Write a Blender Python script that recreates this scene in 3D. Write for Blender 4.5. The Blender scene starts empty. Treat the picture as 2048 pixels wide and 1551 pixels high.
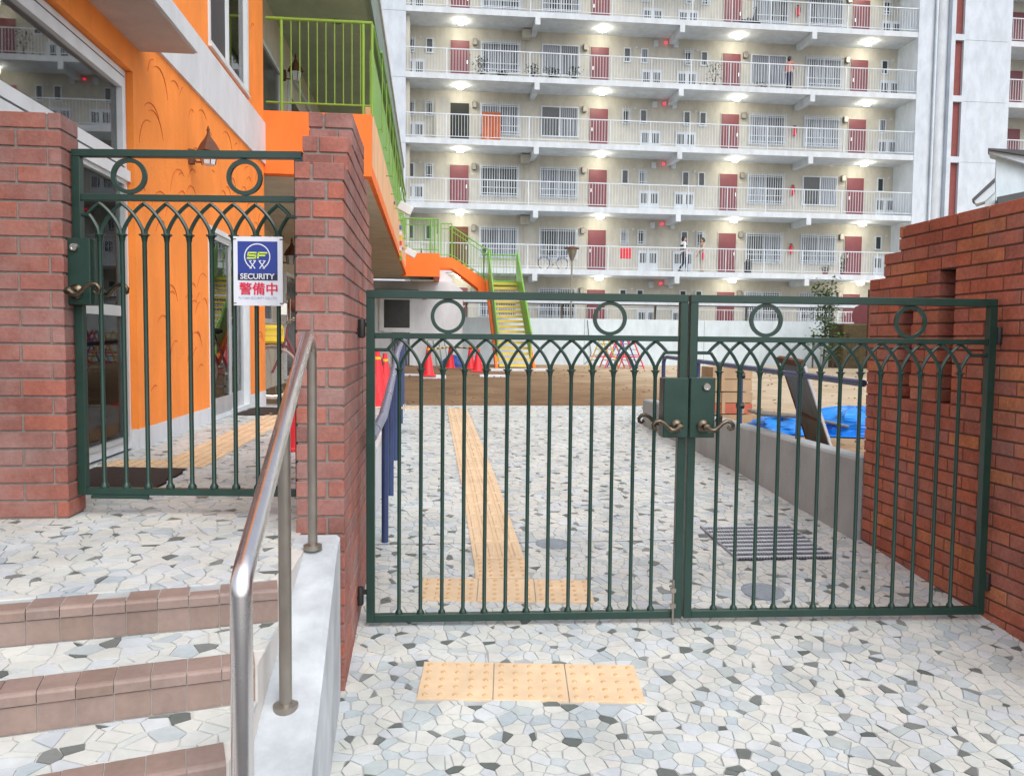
import bpy, bmesh, math, random
from math import sin, cos, pi, radians
from mathutils import Vector, Matrix
rnd = random.Random(7)
scene = bpy.context.scene
COL = scene.collection

# ------------------------------------------------------------------ camera, sky, light
EYE = Vector((0, 0, 1.42))
YAW, PITCH, ROLL, FPX = radians(5.9), radians(3.36), radians(0.6), 1600.0
Fv = Vector((sin(YAW)*cos(PITCH), cos(YAW)*cos(PITCH), -sin(PITCH)))
R0 = Vector((cos(YAW), -sin(YAW), 0)); U0 = R0.cross(Fv)
Rv = R0*cos(ROLL)+U0*sin(ROLL); Uv = U0*cos(ROLL)-R0*sin(ROLL)
cam_d = bpy.data.cameras.new('camera'); cam = bpy.data.objects.new('camera', cam_d); COL.objects.link(cam)
cam_d.sensor_width = 36; cam_d.sensor_fit = 'HORIZONTAL'; cam_d.lens = 36*FPX/2048
cam_d.clip_start = 0.05; cam_d.clip_end = 800
M = Matrix((Rv, Uv, -Fv)).transposed().to_4x4(); M.translation = EYE
cam.matrix_world = M
scene.camera = cam

world = bpy.data.worlds.new('World'); scene.world = world; world.use_nodes = True
nt = world.node_tree
sky = nt.nodes.new('ShaderNodeTexSky'); sky.sky_type = 'NISHITA'; sky.sun_disc = False
SUN_EL, SUN_ROT = radians(52), radians(158)
sky.sun_elevation = SUN_EL; sky.sun_rotation = SUN_ROT; sky.air_density = 0.9; sky.dust_density = 4.0; sky.ozone_density = 1.0
bg = nt.nodes['Background']; bg.inputs['Strength'].default_value = 0.15
hs = nt.nodes.new('ShaderNodeHueSaturation'); hs.inputs['Saturation'].default_value = 0.45
nt.links.new(sky.outputs[0], hs.inputs['Color']); nt.links.new(hs.outputs[0], bg.inputs['Color'])
sun_d = bpy.data.lights.new('sun', 'SUN'); sun_d.energy = 0.62; sun_d.angle = radians(110); sun_d.color = (1, .985, .96)
sun = bpy.data.objects.new('sun', sun_d); COL.objects.link(sun)
sdir = Vector((sin(SUN_ROT)*cos(SUN_EL), cos(SUN_ROT)*cos(SUN_EL), sin(SUN_EL)))
sun.rotation_euler = sdir.to_track_quat('Z', 'Y').to_euler()
sun.location = (0, -5, 30)
scene.view_settings.view_transform = 'Standard'; scene.view_settings.look = 'None'
scene.view_settings.gamma = 1.0; scene.view_settings.exposure = 0.76
scene.view_settings.use_curve_mapping = False

# ------------------------------------------------------------------ materials
def dirt(n, l, col, amt):
    """broad uneven soiling in world space"""
    if amt <= 0: return col
    ge = n.new('ShaderNodeNewGeometry'); mp = n.new('ShaderNodeMapping'); mp.inputs['Scale'].default_value = (1.7, 1.7, .7)
    l.new(ge.outputs['Position'], mp.inputs[0])
    no = n.new('ShaderNodeTexNoise'); no.inputs['Scale'].default_value = 1.6; no.inputs['Detail'].default_value = 9; no.inputs['Roughness'].default_value = .68
    l.new(mp.outputs[0], no.inputs['Vector'])
    mr = n.new('ShaderNodeMapRange'); mr.inputs[1].default_value = .36; mr.inputs[2].default_value = .62; mr.inputs[3].default_value = 1-amt*1.5; mr.inputs[4].default_value = 1+amt*.25
    l.new(no.outputs[0], mr.inputs[0])
    mx = n.new('ShaderNodeMix'); mx.data_type = 'RGBA'; mx.blend_type = 'MULTIPLY'; mx.inputs[0].default_value = 1
    l.new(col, mx.inputs[6]); l.new(mr.outputs[0], mx.inputs[7]); return mx.outputs[2]
def mat(name, col, rough=.6, metal=0., var=.12, scale=8., bump=.0, bscale=80., emit=None, es=1., spec=None, hue=0., coat=0., detail=4., soil=.10):
    m = bpy.data.materials.new(name); m.use_nodes = True
    n = m.node_tree.nodes; l = m.node_tree.links; b = n['Principled BSDF']
    b.inputs['Roughness'].default_value = rough; b.inputs['Metallic'].default_value = metal
    if spec is not None: b.inputs['Specular IOR Level'].default_value = spec
    if coat: b.inputs['Coat Weight'].default_value = coat; b.inputs['Coat Roughness'].default_value = .12
    tc = n.new('ShaderNodeTexCoord')
    if var > 0:
        no = n.new('ShaderNodeTexNoise'); no.inputs['Scale'].default_value = scale; no.inputs['Detail'].default_value = detail
        l.new(tc.outputs['Object'], no.inputs['Vector'])
        cr = n.new('ShaderNodeMapRange'); cr.inputs[1].default_value = .25; cr.inputs[2].default_value = .75
        cr.inputs[3].default_value = 1-var; cr.inputs[4].default_value = 1+var*.6
        l.new(no.outputs[0], cr.inputs[0])
        mx = n.new('ShaderNodeMix'); mx.data_type = 'RGBA'; mx.blend_type = 'MULTIPLY'; mx.inputs[0].default_value = 1
        mx.inputs[6].default_value = (*col, 1); l.new(cr.outputs[0], mx.inputs[7]); l.new(dirt(n, l, mx.outputs[2], soil), b.inputs['Base Color'])
        rr = n.new('ShaderNodeMapRange'); rr.inputs[3].default_value = max(.02, rough-.1); rr.inputs[4].default_value = min(1, rough+.1)
        l.new(no.outputs[0], rr.inputs[0]); l.new(rr.outputs[0], b.inputs['Roughness'])
    else: b.inputs['Base Color'].default_value = (*col, 1)
    if bump > 0:
        nb = n.new('ShaderNodeTexNoise'); nb.inputs['Scale'].default_value = bscale; nb.inputs['Detail'].default_value = 5
        l.new(tc.outputs['Object'], nb.inputs['Vector'])
        bp = n.new('ShaderNodeBump'); bp.inputs['Strength'].default_value = bump; bp.inputs['Distance'].default_value = .01
        l.new(nb.outputs[0], bp.inputs['Height']); l.new(bp.outputs[0], b.inputs['Normal'])
    if emit: b.inputs['Emission Color'].default_value = (*emit, 1); b.inputs['Emission Strength'].default_value = es
    return m

def rand_mat(name, ramp, rough=.85, bump=.5, bscale=90, interp='LINEAR', grain=.22, gscale=60, efflo=0, soil=.14):
    """colour picked per brick / per piece, with grain"""
    m = bpy.data.materials.new(name); m.use_nodes = True
    n = m.node_tree.nodes; l = m.node_tree.links; b = n['Principled BSDF']; b.inputs['Roughness'].default_value = rough
    oi = n.new('ShaderNodeObjectInfo'); ge = n.new('ShaderNodeNewGeometry')
    ad = n.new('ShaderNodeMath'); ad.operation = 'ADD'; fr = n.new('ShaderNodeMath'); fr.operation = 'FRACT'
    l.new(oi.outputs['Random'], ad.inputs[0]); l.new(ge.outputs['Random Per Island'], ad.inputs[1]); l.new(ad.outputs[0], fr.inputs[0])
    cr = n.new('ShaderNodeValToRGB'); cr.color_ramp.interpolation = interp
    el = cr.color_ramp.elements
    while len(el) < len(ramp): el.new(.5)
    for e, (p, c) in zip(el, ramp): e.position = p; e.color = (*c, 1)
    l.new(fr.outputs[0], cr.inputs[0])
    tc = n.new('ShaderNodeTexCoord')
    vadd = n.new('ShaderNodeVectorMath'); vadd.operation = 'ADD'
    l.new(tc.outputs['Object'], vadd.inputs[0])
    sc = n.new('ShaderNodeMath'); sc.operation = 'MULTIPLY'; sc.inputs[1].default_value = 37.; l.new(fr.outputs[0], sc.inputs[0]); l.new(sc.outputs[0], vadd.inputs[1])
    no = n.new('ShaderNodeTexNoise'); no.inputs['Scale'].default_value = gscale; no.inputs['Detail'].default_value = 6; l.new(vadd.outputs[0], no.inputs['Vector'])
    n2 = n.new('ShaderNodeTexNoise'); n2.inputs['Scale'].default_value = gscale*.12; n2.inputs['Detail'].default_value = 3; l.new(vadd.outputs[0], n2.inputs['Vector'])
    sm = n.new('ShaderNodeMath'); sm.operation = 'ADD'; l.new(no.outputs[0], sm.inputs[0]); l.new(n2.outputs[0], sm.inputs[1])
    mr = n.new('ShaderNodeMapRange'); mr.inputs[1].default_value = .65; mr.inputs[2].default_value = 1.35; mr.inputs[3].default_value = 1-grain; mr.inputs[4].default_value = 1+grain
    l.new(sm.outputs[0], mr.inputs[0])
    mx = n.new('ShaderNodeMix'); mx.data_type = 'RGBA'; mx.blend_type = 'MULTIPLY'; mx.inputs[0].default_value = 1
    l.new(cr.outputs[0], mx.inputs[6]); l.new(mr.outputs[0], mx.inputs[7])
    outc = mx.outputs[2]
    if efflo:
        ge2 = n.new('ShaderNodeNewGeometry'); ne = n.new('ShaderNodeTexNoise'); ne.inputs['Scale'].default_value = 4.5; ne.inputs['Detail'].default_value = 8; ne.inputs['Roughness'].default_value = .7
        l.new(ge2.outputs['Position'], ne.inputs['Vector'])
        me_ = n.new('ShaderNodeMapRange'); me_.inputs[1].default_value = .46; me_.inputs[2].default_value = .72; me_.inputs[3].default_value = 0; me_.inputs[4].default_value = efflo
        l.new(ne.outputs[0], me_.inputs[0])
        m3 = n.new('ShaderNodeMix'); m3.data_type = 'RGBA'; l.new(me_.outputs[0], m3.inputs[0]); l.new(outc, m3.inputs[6]); m3.inputs[7].default_value = (.40, .30, .28, 1); outc = m3.outputs[2]
    l.new(dirt(n, l, outc, soil), b.inputs['Base Color'])
    nb = n.new('ShaderNodeTexNoise'); nb.inputs['Scale'].default_value = bscale; nb.inputs['Detail'].default_value = 6; l.new(vadd.outputs[0], nb.inputs['Vector'])
    bp = n.new('ShaderNodeBump'); bp.inputs['Strength'].default_value = bump; bp.inputs['Distance'].default_value = .004
    l.new(nb.outputs[0], bp.inputs['Height']); l.new(bp.outputs[0], b.inputs['Normal'])
    return m

def glass_mat(name, tint=(.72, .80, .78), ior=2.9):
    m = bpy.data.materials.new(name); m.use_nodes = True
    n = m.node_tree.nodes; l = m.node_tree.links; n.remove(n['Principled BSDF'])
    tr = n.new('ShaderNodeBsdfTransparent'); tr.inputs[0].default_value = (*tint, 1)
    gl = n.new('ShaderNodeBsdfGlossy'); gl.inputs['Roughness'].default_value = .015
    tcg = n.new('ShaderNodeTexCoord'); ng = n.new('ShaderNodeTexNoise'); ng.inputs['Scale'].default_value = 1.3; ng.inputs['Detail'].default_value = 1
    l.new(tcg.outputs['Object'], ng.inputs['Vector'])
    bg_ = n.new('ShaderNodeBump'); bg_.inputs['Strength'].default_value = .12; bg_.inputs['Distance'].default_value = .004
    l.new(ng.outputs[0], bg_.inputs['Height']); l.new(bg_.outputs[0], gl.inputs['Normal'])
    fr = n.new('ShaderNodeFresnel'); fr.inputs[0].default_value = ior
    mx = n.new('ShaderNodeMixShader'); l.new(fr.outputs[0], mx.inputs[0]); l.new(tr.outputs[0], mx.inputs[1]); l.new(gl.outputs[0], mx.inputs[2])
    l.new(mx.outputs[0], n['Material Output'].inputs[0])
    return m

def stripe_mat(name, c1, c2, scale, rough=.35, rand=.35, axis='X', spec=.5):
    m = bpy.data.materials.new(name); m.use_nodes = True
    n = m.node_tree.nodes; l = m.node_tree.links; b = n['Principled BSDF']; b.inputs['Roughness'].default_value = rough
    tc = n.new('ShaderNodeTexCoord'); wv = n.new('ShaderNodeTexWave'); wv.bands_direction = axis
    wv.inputs['Scale'].default_value = scale; wv.inputs['Distortion'].default_value = 2.5; wv.inputs['Detail'].default_value = 3; wv.inputs['Detail Scale'].default_value = .6
    l.new(tc.outputs['Object'], wv.inputs['Vector'])
    mx = n.new('ShaderNodeMix'); mx.data_type = 'RGBA'; mx.inputs[6].default_value = (*c1, 1); mx.inputs[7].default_value = (*c2, 1); l.new(wv.outputs['Fac'], mx.inputs[0])
    oi = n.new('ShaderNodeObjectInfo'); mr = n.new('ShaderNodeMapRange'); mr.inputs[3].default_value = 1-rand; mr.inputs[4].default_value = 1+rand
    l.new(oi.outputs['Random'], mr.inputs[0])
    m2 = n.new('ShaderNodeMix'); m2.data_type = 'RGBA'; m2.blend_type = 'MULTIPLY'; m2.inputs[0].default_value = 1
    l.new(mx.outputs[2], m2.inputs[6]); l.new(mr.outputs[0], m2.inputs[7]); l.new(m2.outputs[2], b.inputs['Base Color'])
    return m

MT = {}
MT['brick'] = rand_mat('brick_weathered', [(0, (.22, .092, .076)), (.25, (.30, .108, .082)), (.5, (.27, .12, .104)), (.72, (.36, .115, .078)), (.88, (.25, .13, .115)), (1, (.31, .11, .09))], efflo=.45, soil=.12)
MT['brick2'] = rand_mat('brick_red', [(0, (.33, .095, .058)), (.25, (.43, .122, .064)), (.5, (.32, .110, .082)), (.7, (.50, .175, .070)), (.85, (.35, .122, .085)), (1, (.43, .135, .070))], efflo=.25, soil=.14, grain=.32)
MT['mortar'] = mat('mortar', (.25, .205, .185), .95, var=.2, scale=30, bump=.4)
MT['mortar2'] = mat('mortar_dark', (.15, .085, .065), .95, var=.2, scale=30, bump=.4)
MT['green'] = mat('gate_green_paint', (.013, .044, .034), .36, var=.14, scale=14, bump=.05, bscale=240, spec=.5)
MT['bronze'] = mat('antique_bronze', (.13, .105, .075), .30, metal=.9, var=.35, scale=40)
MT['chrome'] = mat('lock_steel', (.7, .68, .65), .2, metal=1, var=.05)
MT['steel'] = mat('stainless_steel', (.86, .84, .84), .25, metal=1, var=.07, scale=3, bump=.02, bscale=300)
MT['dull_steel'] = mat('dull_steel', (.36, .33, .29), .42, metal=.9, var=.12, scale=14)
MT['black'] = mat('black_plastic', (.02, .02, .02), .5, var=.1)
MT['concrete'] = mat('white_concrete', (.50, .54, .575), .85, var=.22, scale=6, bump=.35, bscale=30, detail=9, soil=.2)
MT['kerb_conc'] = mat('grey_concrete', (.36, .395, .40), .85, var=.16, scale=4, bump=.25, bscale=50, detail=8)
MT['grout'] = mat('grout', (.40, .42, .43), .95, var=.12, scale=14, bump=.15)
MT['t_cream'] = rand_mat('stone_cream', [(0, (.57, .59, .55)), (.4, (.59, .60, .57)), (.7, (.54, .58, .56)), (1, (.59, .59, .565))], .55, .12, 60, grain=.05)
MT['t_white'] = rand_mat('stone_white', [(0, (.52, .575, .61)), (.5, (.565, .60, .61)), (1, (.50, .55, .59))], .5, .12, 60, grain=.05)
MT['t_blue'] = rand_mat('stone_blue_grey', [(0, (.40, .47, .51)), (.5, (.46, .52, .54)), (1, (.42, .47, .47))], .55, .15, 60, grain=.07)
MT['t_dark'] = rand_mat('stone_dark', [(0, (.10, .12, .115)), (.5, (.145, .165, .155)), (1, (.22, .235, .23))], .5, .2, 60, grain=.14)
MT['nosing'] = rand_mat('terracotta_step_tile', [(0, (.24, .170, .14)), (.5, (.29, .21, .18)), (1, (.27, .20, .175))], .55, .15, 200, grain=.12)
MT['joint_white'] = mat('tile_joint', (.60, .58, .55), .9, var=.1)
MT['tactile'] = mat('tactile_cream', (.70, .53, .345), .6, var=.09, scale=14, bump=.08, bscale=150)
MT['tact_dot'] = mat('tactile_dot', (.62, .40, .21), .6, var=.08)
MT['orange'] = mat('orange_stucco', (.97, .29, .045), .8, var=.06, scale=2.5, bump=.35, bscale=55)
MT['orange2'] = mat('orange_paint', (.95, .185, .018), .6, var=.04, scale=2)
MT['ridge'] = mat('ridge_shade_orange', (.62, .14, .02), .8, var=.05)  # wall orange darkened; shading along the ridges is put into the colour
MT['offwhite'] = mat('white_render', (.66, .69, .725), .75, var=.05, scale=2, bump=.12, bscale=120)
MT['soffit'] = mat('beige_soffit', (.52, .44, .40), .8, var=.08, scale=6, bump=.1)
MT['frame'] = mat('white_window_frame', (.70, .74, .77), .4, var=.04)
MT['frame_al'] = mat('aluminium_frame', (.52, .56, .58), .35, metal=.3, var=.05)
MT['glass'] = glass_mat('window_glass')
MT['glass2'] = glass_mat('door_glass', (.88, .94, .90), 1.28)
MT['shade_dark'] = mat('painted_shade_dark', (.035, .038, .036), .9, var=.2, scale=2)  # near-black colour that paints unlit openings onto solid boxes
MT['curtain'] = stripe_mat('olive_curtain', (.20, .36, .27), (.42, .62, .48), 1.8, .9, .1, 'Y')
MT['blind'] = mat('dark_blind', (.06, .055, .06), .7, var=.1)
MT['beige'] = mat('beige_wall', (.62, .56, .45), .85, var=.06, scale=3, bump=.15)
MT['lit_peach'] = mat('lamplit_peach_wall', (.82, .50, .28), .8, var=.06, scale=3)  # lamplight on the balcony side is put into this pale colour
MT['bgreen'] = mat('bright_green_paint', (.17, .42, .055), .45, var=.06, scale=4)
MT['rgreen'] = mat('railing_green_paint', (.20, .36, .035), .45, var=.06, scale=4)
MT['ceil'] = mat('balcony_ceiling', (.42, .50, .38), .85, var=.05)
MT['roofgrey'] = mat('roof_fascia_grey', (.20, .27, .24), .6, var=.06)
MT['cape'] = mat('corridor_wall', (.50, .485, .43), .9, var=.06, scale=1.2, bump=.2, bscale=25)
MT['capslab'] = mat('white_slab', (.57, .62, .67), .8, var=.06, scale=1.5)
MT['capend'] = mat('white_end_wall', (.53, .59, .66), .85, var=.04, scale=.8)
MT['maroon'] = mat('maroon_door', (.185, .045, .055), .5, var=.06)
MT['wrail'] = mat('white_railing', (.60, .66, .72), .45, var=.05)
MT['apane'] = stripe_mat('curtained_pane', (.045, .055, .075), (.27, .30, .35), 3.5, .25, .45)
MT['apane_dark'] = mat('dark_pane', (.035, .042, .045), .2, var=.2)
MT['glow'] = mat('lamp_glow', (1, .95, .85), .5, var=0, emit=(1, .96, .86), es=22)
MT['red_glow'] = mat('red_lamp', (1, .02, .05), .5, var=0, emit=(1, .02, .06), es=2.2)
MT['warm_glow'] = mat('warm_lamp', (1, .9, .7), .5, var=0, emit=(1, .80, .5), es=4)
MT['stripbrown'] = mat('brown_brick_strip', (.23, .065, .06), .85, var=.12, scale=5)
MT['fascia_blue'] = mat('blue_white_wall', (.58, .67, .725), .8, var=.04, scale=1)
MT['navy'] = mat('navy_blue_paint', (.035, .06, .16), .35, var=.12, scale=8, spec=.6)
MT['plum'] = mat('blue_grey_rail', (.17, .20, .32), .3, var=.1)
MT['cone'] = mat('red_cone', (.80, .03, .045), .45, var=.08)
MT['tarp'] = mat('blue_tarp', (.015, .24, .80), .4, var=.2, scale=5, bump=.6, bscale=9)
MT['wood'] = mat('plywood', (.42, .29, .17), .8, var=.2, scale=5)
MT['crate_red'] = mat('red_print', (.45, .12, .07), .8, var=.2, scale=8)
MT['panel'] = mat('galvanised_panel', (.085, .115, .125), .5, metal=.0, var=.35, scale=3)
MT['rust'] = mat('rusty_edge', (.14, .055, .03), .8, var=.3, scale=20)
MT['leaf'] = mat('sapling_leaf', (.10, .19, .05), .6, var=.4, scale=3)
MT['leaf2'] = mat('dark_leaf', (.04, .075, .03), .7, var=.4, scale=3)
MT['bark'] = mat('bark', (.12, .09, .06), .9, var=.2)
MT['hedge'] = mat('brown_hedge', (.10, .075, .035), .9, var=.4, scale=8, bump=1, bscale=20)
MT['yellow'] = mat('yellow_paint', (.75, .55, .03), .5, var=.1)
MT['olive_y'] = mat('yellow_tread', (.66, .50, .08), .6, var=.12, scale=6)
MT['pinkred'] = mat('red_pipe', (.72, .05, .10), .4, var=.05)
MT['bluepipe'] = mat('blue_pipe', (.06, .12, .45), .4, var=.05)
MT['mat_brown'] = mat('door_mat', (.040, .025, .020), .95, var=.3, scale=50, bump=.8, bscale=200)
MT['darkgrey'] = mat('dark_roofing', (.055, .06, .07), .6, var=.12)
MT['skin'] = mat('skin', (.55, .33, .24), .6, var=.05)
MT['hair'] = mat('black_hair', (.015, .012, .012), .5, var=.2)
MT['cloth_w'] = mat('white_cloth', (.75, .75, .76), .85, var=.05)
MT['cloth_n'] = mat('navy_cloth', (.02, .025, .06), .85, var=.1)
MT['cloth_b'] = mat('beige_cloth', (.50, .40, .32), .85, var=.1)
MT['cloth_r'] = mat('pink_cloth', (.50, .22, .20), .85, var=.1)
MT['tyre'] = mat('tyre', (.025, .022, .022), .8, var=.1)
MT['tyre_w'] = mat('whitewall_tyre', (.42, .33, .29), .7, var=.1)
MT['sign_w'] = mat('sign_white', (.74, .78, .86), .35, var=.03)
MT['sign_b'] = mat('sign_blue', (.018, .045, .30), .35, var=.04)
MT['sign_k'] = mat('sign_dark', (.012, .018, .07), .35, var=.04)
MT['sign_y'] = mat('sign_lime', (.62, .80, .03), .35, var=0)
MT['sign_r'] = mat('sign_red', (.70, .008, .06), .35, var=0)
MT['sign_t'] = mat('sign_small_text', (.25, .32, .50), .4, var=0)
MT['iron'] = mat('cast_iron_cover', (.30, .35, .40), .55, metal=.3, var=.2, scale=30, bump=.5, bscale=60)
MT['gratem'] = mat('grate_steel', (.34, .34, .38), .4, metal=.6, var=.15)
MT['void'] = mat('dark_drain', (.03, .03, .035), .9, var=.1)
MT['asphalt'] = mat('asphalt', (.055, .055, .058), .9, var=.2, scale=12, bump=.5, bscale=120)
def soil_mat():
    m = mat('playground_soil', (.40, .30, .20), .95, var=0, bump=.6, bscale=9)
    n = m.node_tree.nodes; l = m.node_tree.links; b = n['Principled BSDF']
    tc = n.new('ShaderNodeTexCoord'); mp = n.new('ShaderNodeMapping'); mp.inputs['Scale'].default_value = (1.0, 1.15, 1)
    l.new(tc.outputs['Object'], mp.inputs[0])
    no = n.new('ShaderNodeTexNoise'); no.inputs['Scale'].default_value = 1.1; no.inputs['Detail'].default_value = 9; no.inputs['Roughness'].default_value = .62; l.new(mp.outputs[0], no.inputs['Vector'])
    sx = n.new('ShaderNodeSeparateXYZ'); l.new(tc.outputs['Object'], sx.inputs[0])
    # freshly wetted, darker earth lies on the left part of the yard
    mr = n.new('ShaderNodeMapRange'); mr.inputs[1].default_value = 2.0; mr.inputs[2].default_value = 6.0; mr.inputs[3].default_value = -.24; mr.inputs[4].default_value = .30
    l.new(sx.outputs[0], mr.inputs[0])
    ad = n.new('ShaderNodeMath'); ad.operation = 'ADD'; l.new(no.outputs[0], ad.inputs[0]); l.new(mr.outputs[0], ad.inputs[1])
    cr = n.new('ShaderNodeValToRGB'); el = cr.color_ramp.elements
    el.new(.5); el.new(.7)
    for e, (p, c) in zip(el, [(.12, (.13, .072, .034)), (.42, (.23, .145, .075)), (.66, (.36, .27, .17)), (.98, (.50, .42, .31))]): e.position = p; e.color = (*c, 1)
    l.new(ad.outputs[0], cr.inputs[0]); l.new(cr.outputs[0], b.inputs['Base Color'])
    return m
MT['soil'] = soil_mat()

# ------------------------------------------------------------------ mesh helpers
def wloc(o):
    v = Vector((0, 0, 0))
    while o is not None: v = v+o.location; o = o.parent
    return v
class MB:
    def __init__(s): s.v = []; s.f = []; s.m = []
    def add(s, vs, fs, mi=0):
        k = len(s.v); s.v += [tuple(q) for q in vs]; s.f += [tuple(i+k for i in q) for q in fs]; s.m += [mi]*len(fs); return s
    def box(s, x0, x1, y0, y1, z0, z1, mi=0):
        return s.add([(x0, y0, z0), (x1, y0, z0), (x1, y1, z0), (x0, y1, z0), (x0, y0, z1), (x1, y0, z1), (x1, y1, z1), (x0, y1, z1)],
                     [(0, 3, 2, 1), (4, 5, 6, 7), (0, 1, 5, 4), (1, 2, 6, 5), (2, 3, 7, 6), (3, 0, 4, 7)], mi)
    def prism(s, pts, vec, mi=0):
        n = len(pts); vec = Vector(vec); a = [Vector(p) for p in pts]; b = [p+vec for p in a]
        return s.add(a+b, [tuple(range(n-1, -1, -1)), tuple(range(n, 2*n))]+[(i, (i+1) % n, n+(i+1) % n, n+i) for i in range(n)], mi)
    def tube(s, pts, r, seg=8, mi=0, closed=False, caps=True):
        pts = [Vector(p) for p in pts]; n = len(pts)
        rs = r if isinstance(r, (list, tuple)) else [r]*n
        k = len(s.v); up = None
        for i, p in enumerate(pts):
            if closed: t = pts[(i+1) % n]-pts[i-1]
            else: t = (pts[min(i+1, n-1)]-pts[max(i-1, 0)])
            t.normalize()
            if up is None:
                up = Vector((0, 0, 1)) if abs(t.z) < .9 else Vector((0, 1, 0))
            a = t.cross(up).normalized(); b = a.cross(t).normalized(); up = b
            for j in range(seg):
                an = 2*pi*(j+.5)/seg; s.v.append(tuple(p+a*(cos(an)*rs[i])+b*(sin(an)*rs[i])))
        for i in range(n if closed else n-1):
            i2 = (i+1) % n
            for j in range(seg):
                j2 = (j+1) % seg; s.f.append((k+i*seg+j, k+i*seg+j2, k+i2*seg+j2, k+i2*seg+j)); s.m.append(mi)
        if caps and not closed:
            s.f.append(tuple(k+j for j in range(seg-1, -1, -1))); s.m.append(mi)
            s.f.append(tuple(k+(n-1)*seg+j for j in range(seg))); s.m.append(mi)
        return s
    def lathe(s, prof, c, seg=14, mi=0, axis='Z'):
        c = Vector(c); k = len(s.v); n = len(prof)
        for (r, h) in prof:
            for j in range(seg):
                a = 2*pi*j/seg; q = (r*cos(a), r*sin(a), h)
                if axis == 'Y': q = (q[0], h, q[1])
                if axis == 'X': q = (h, q[0], q[1])
                s.v.append(tuple(c+Vector(q)))
        for i in range(n-1):
            for j in range(seg):
                j2 = (j+1) % seg; s.f.append((k+i*seg+j, k+i*seg+j2, k+(i+1)*seg+j2, k+(i+1)*seg+j)); s.m.append(mi)
        s.f.append(tuple(k+j for j in range(seg-1, -1, -1))); s.m.append(mi)
        s.f.append(tuple(k+(n-1)*seg+j for j in range(seg))); s.m.append(mi)
        return s
    def ball(s, c, rx, ry=None, rz=None, seg=12, rings=7, mi=0):
        ry = ry or rx; rz = rz or rx; c = Vector(c); k = len(s.v)
        for i in range(1, rings):
            t = pi*i/rings
            for j in range(seg):
                a = 2*pi*j/seg; s.v.append(tuple(c+Vector((rx*sin(t)*cos(a), ry*sin(t)*sin(a), rz*cos(t)))))
        s.v.append(tuple(c+Vector((0, 0, rz)))); s.v.append(tuple(c-Vector((0, 0, rz)))); T = len(s.v)-2
        for i in range(rings-2):
            for j in range(seg):
                j2 = (j+1) % seg; s.f.append((k+i*seg+j, k+(i+1)*seg+j, k+(i+1)*seg+j2, k+i*seg+j2)); s.m.append(mi)
        for j in range(seg):
            j2 = (j+1) % seg; s.f.append((T, k+j, k+j2)); s.m.append(mi); s.f.append((T+1, k+(rings-2)*seg+j2, k+(rings-2)*seg+j)); s.m.append(mi)
        return s
    def xf(s, Mx):
        s.v = [tuple(Mx @ Vector(p)) for p in s.v]; return s
    def mesh(s, name, mats, off=(0, 0, 0), smooth=False, fix=True, bevel=0):
        me = bpy.data.meshes.new(name); o = Vector(off)
        me.from_pydata([tuple(Vector(p)-o) for p in s.v], [], s.f)
        if not isinstance(mats, (list, tuple)): mats = [mats]
        for m_ in mats: me.materials.append(m_)
        if len(mats) > 1: me.polygons.foreach_set('material_index', s.m)
        if fix or bevel:
            bm = bmesh.new(); bm.from_mesh(me)
            if bevel: bmesh.ops.bevel(bm, geom=list(bm.edges), offset=bevel, segments=1, affect='EDGES', clamp_overlap=True)
            bmesh.ops.recalc_face_normals(bm, faces=bm.faces); bm.to_mesh(me); bm.free()
        if smooth:
            me.polygons.foreach_set('use_smooth', [True]*len(me.polygons))
            try: me.set_sharp_from_angle(angle=radians(40))
            except Exception: pass
        me.update(); return me
    def build(s, name, mats, parent=None, smooth=False, kind=None, label=None, cat=None, group=None, fix=True, bevel=0, loc=None):
        L = wloc(parent) if parent else Vector((0, 0, 0))
        off = L+(Vector(loc)-L if loc is not None else Vector((0, 0, 0)))
        me = s.mesh(name, mats, off, smooth, fix, bevel)
        o = bpy.data.objects.new(name, me); COL.objects.link(o); o.parent = parent
        if loc is not None: o.location = Vector(loc)-L
        tag(o, label, cat, group, kind); return o
def tag(o, label=None, cat=None, group=None, kind=None):
    if label: o['label'] = label
    if cat: o['category'] = cat
    if group: o['group'] = group
    if kind: o['kind'] = kind
    return o
def thing(name, label, cat, loc=(0, 0, 0), group=None):
    o = bpy.data.objects.new(name, None); COL.objects.link(o); o.location = loc; o.empty_display_size = .1
    return tag(o, label, cat, group)
def inst(src, loc_world, parent=None, name=None, rz=None):
    """another object sharing src's mesh, placed at a world location under parent"""
    o = src.copy(); COL.objects.link(o); o.parent = parent
    o.location = Vector(loc_world)-(wloc(parent) if parent else Vector((0, 0, 0)))
    if rz is not None: o.rotation_euler = (0, 0, rz)
    return o
def copy_tree(o, parent=None):
    c = o.copy(); COL.objects.link(c); c.parent = parent
    for ch in [x for x in o.children]: copy_tree(ch, c)
    return c
def proj(p):
    v = Vector(p)-EYE; D = v.dot(Fv)
    if D < .1: return (-9999, -9999, D)
    return (1024+FPX*v.dot(Rv)/D, 775.5-FPX*v.dot(Uv)/D, D)
def lerp(x, t):
    for (a, b), (c, d) in zip(t, t[1:]):
        if x <= c: return b+(d-b)*max(0, (x-a))/(c-a)
    return t[-1][1]
DRV = [(-20, -.1), (1.5, -.04), (2.9, 0), (4.6, .155), (6.6, .278), (12.2, .425), (16, .5), (60, .5)]
def g(Y): return lerp(Y, DRV)
def tz(Y): return lerp(Y, [(-5, .66), (9, .66), (12.3, .435), (40, .435)])
def sz(X, Y):
    a = lerp(Y, [(0, .5), (12, .5), (22, .58), (60, .6)])
    if X < 2.75 and Y < 15: a = a + (lerp(Y, [(11.8, .405), (12.4, .425), (15, .52)])-a)
    return a

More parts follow.
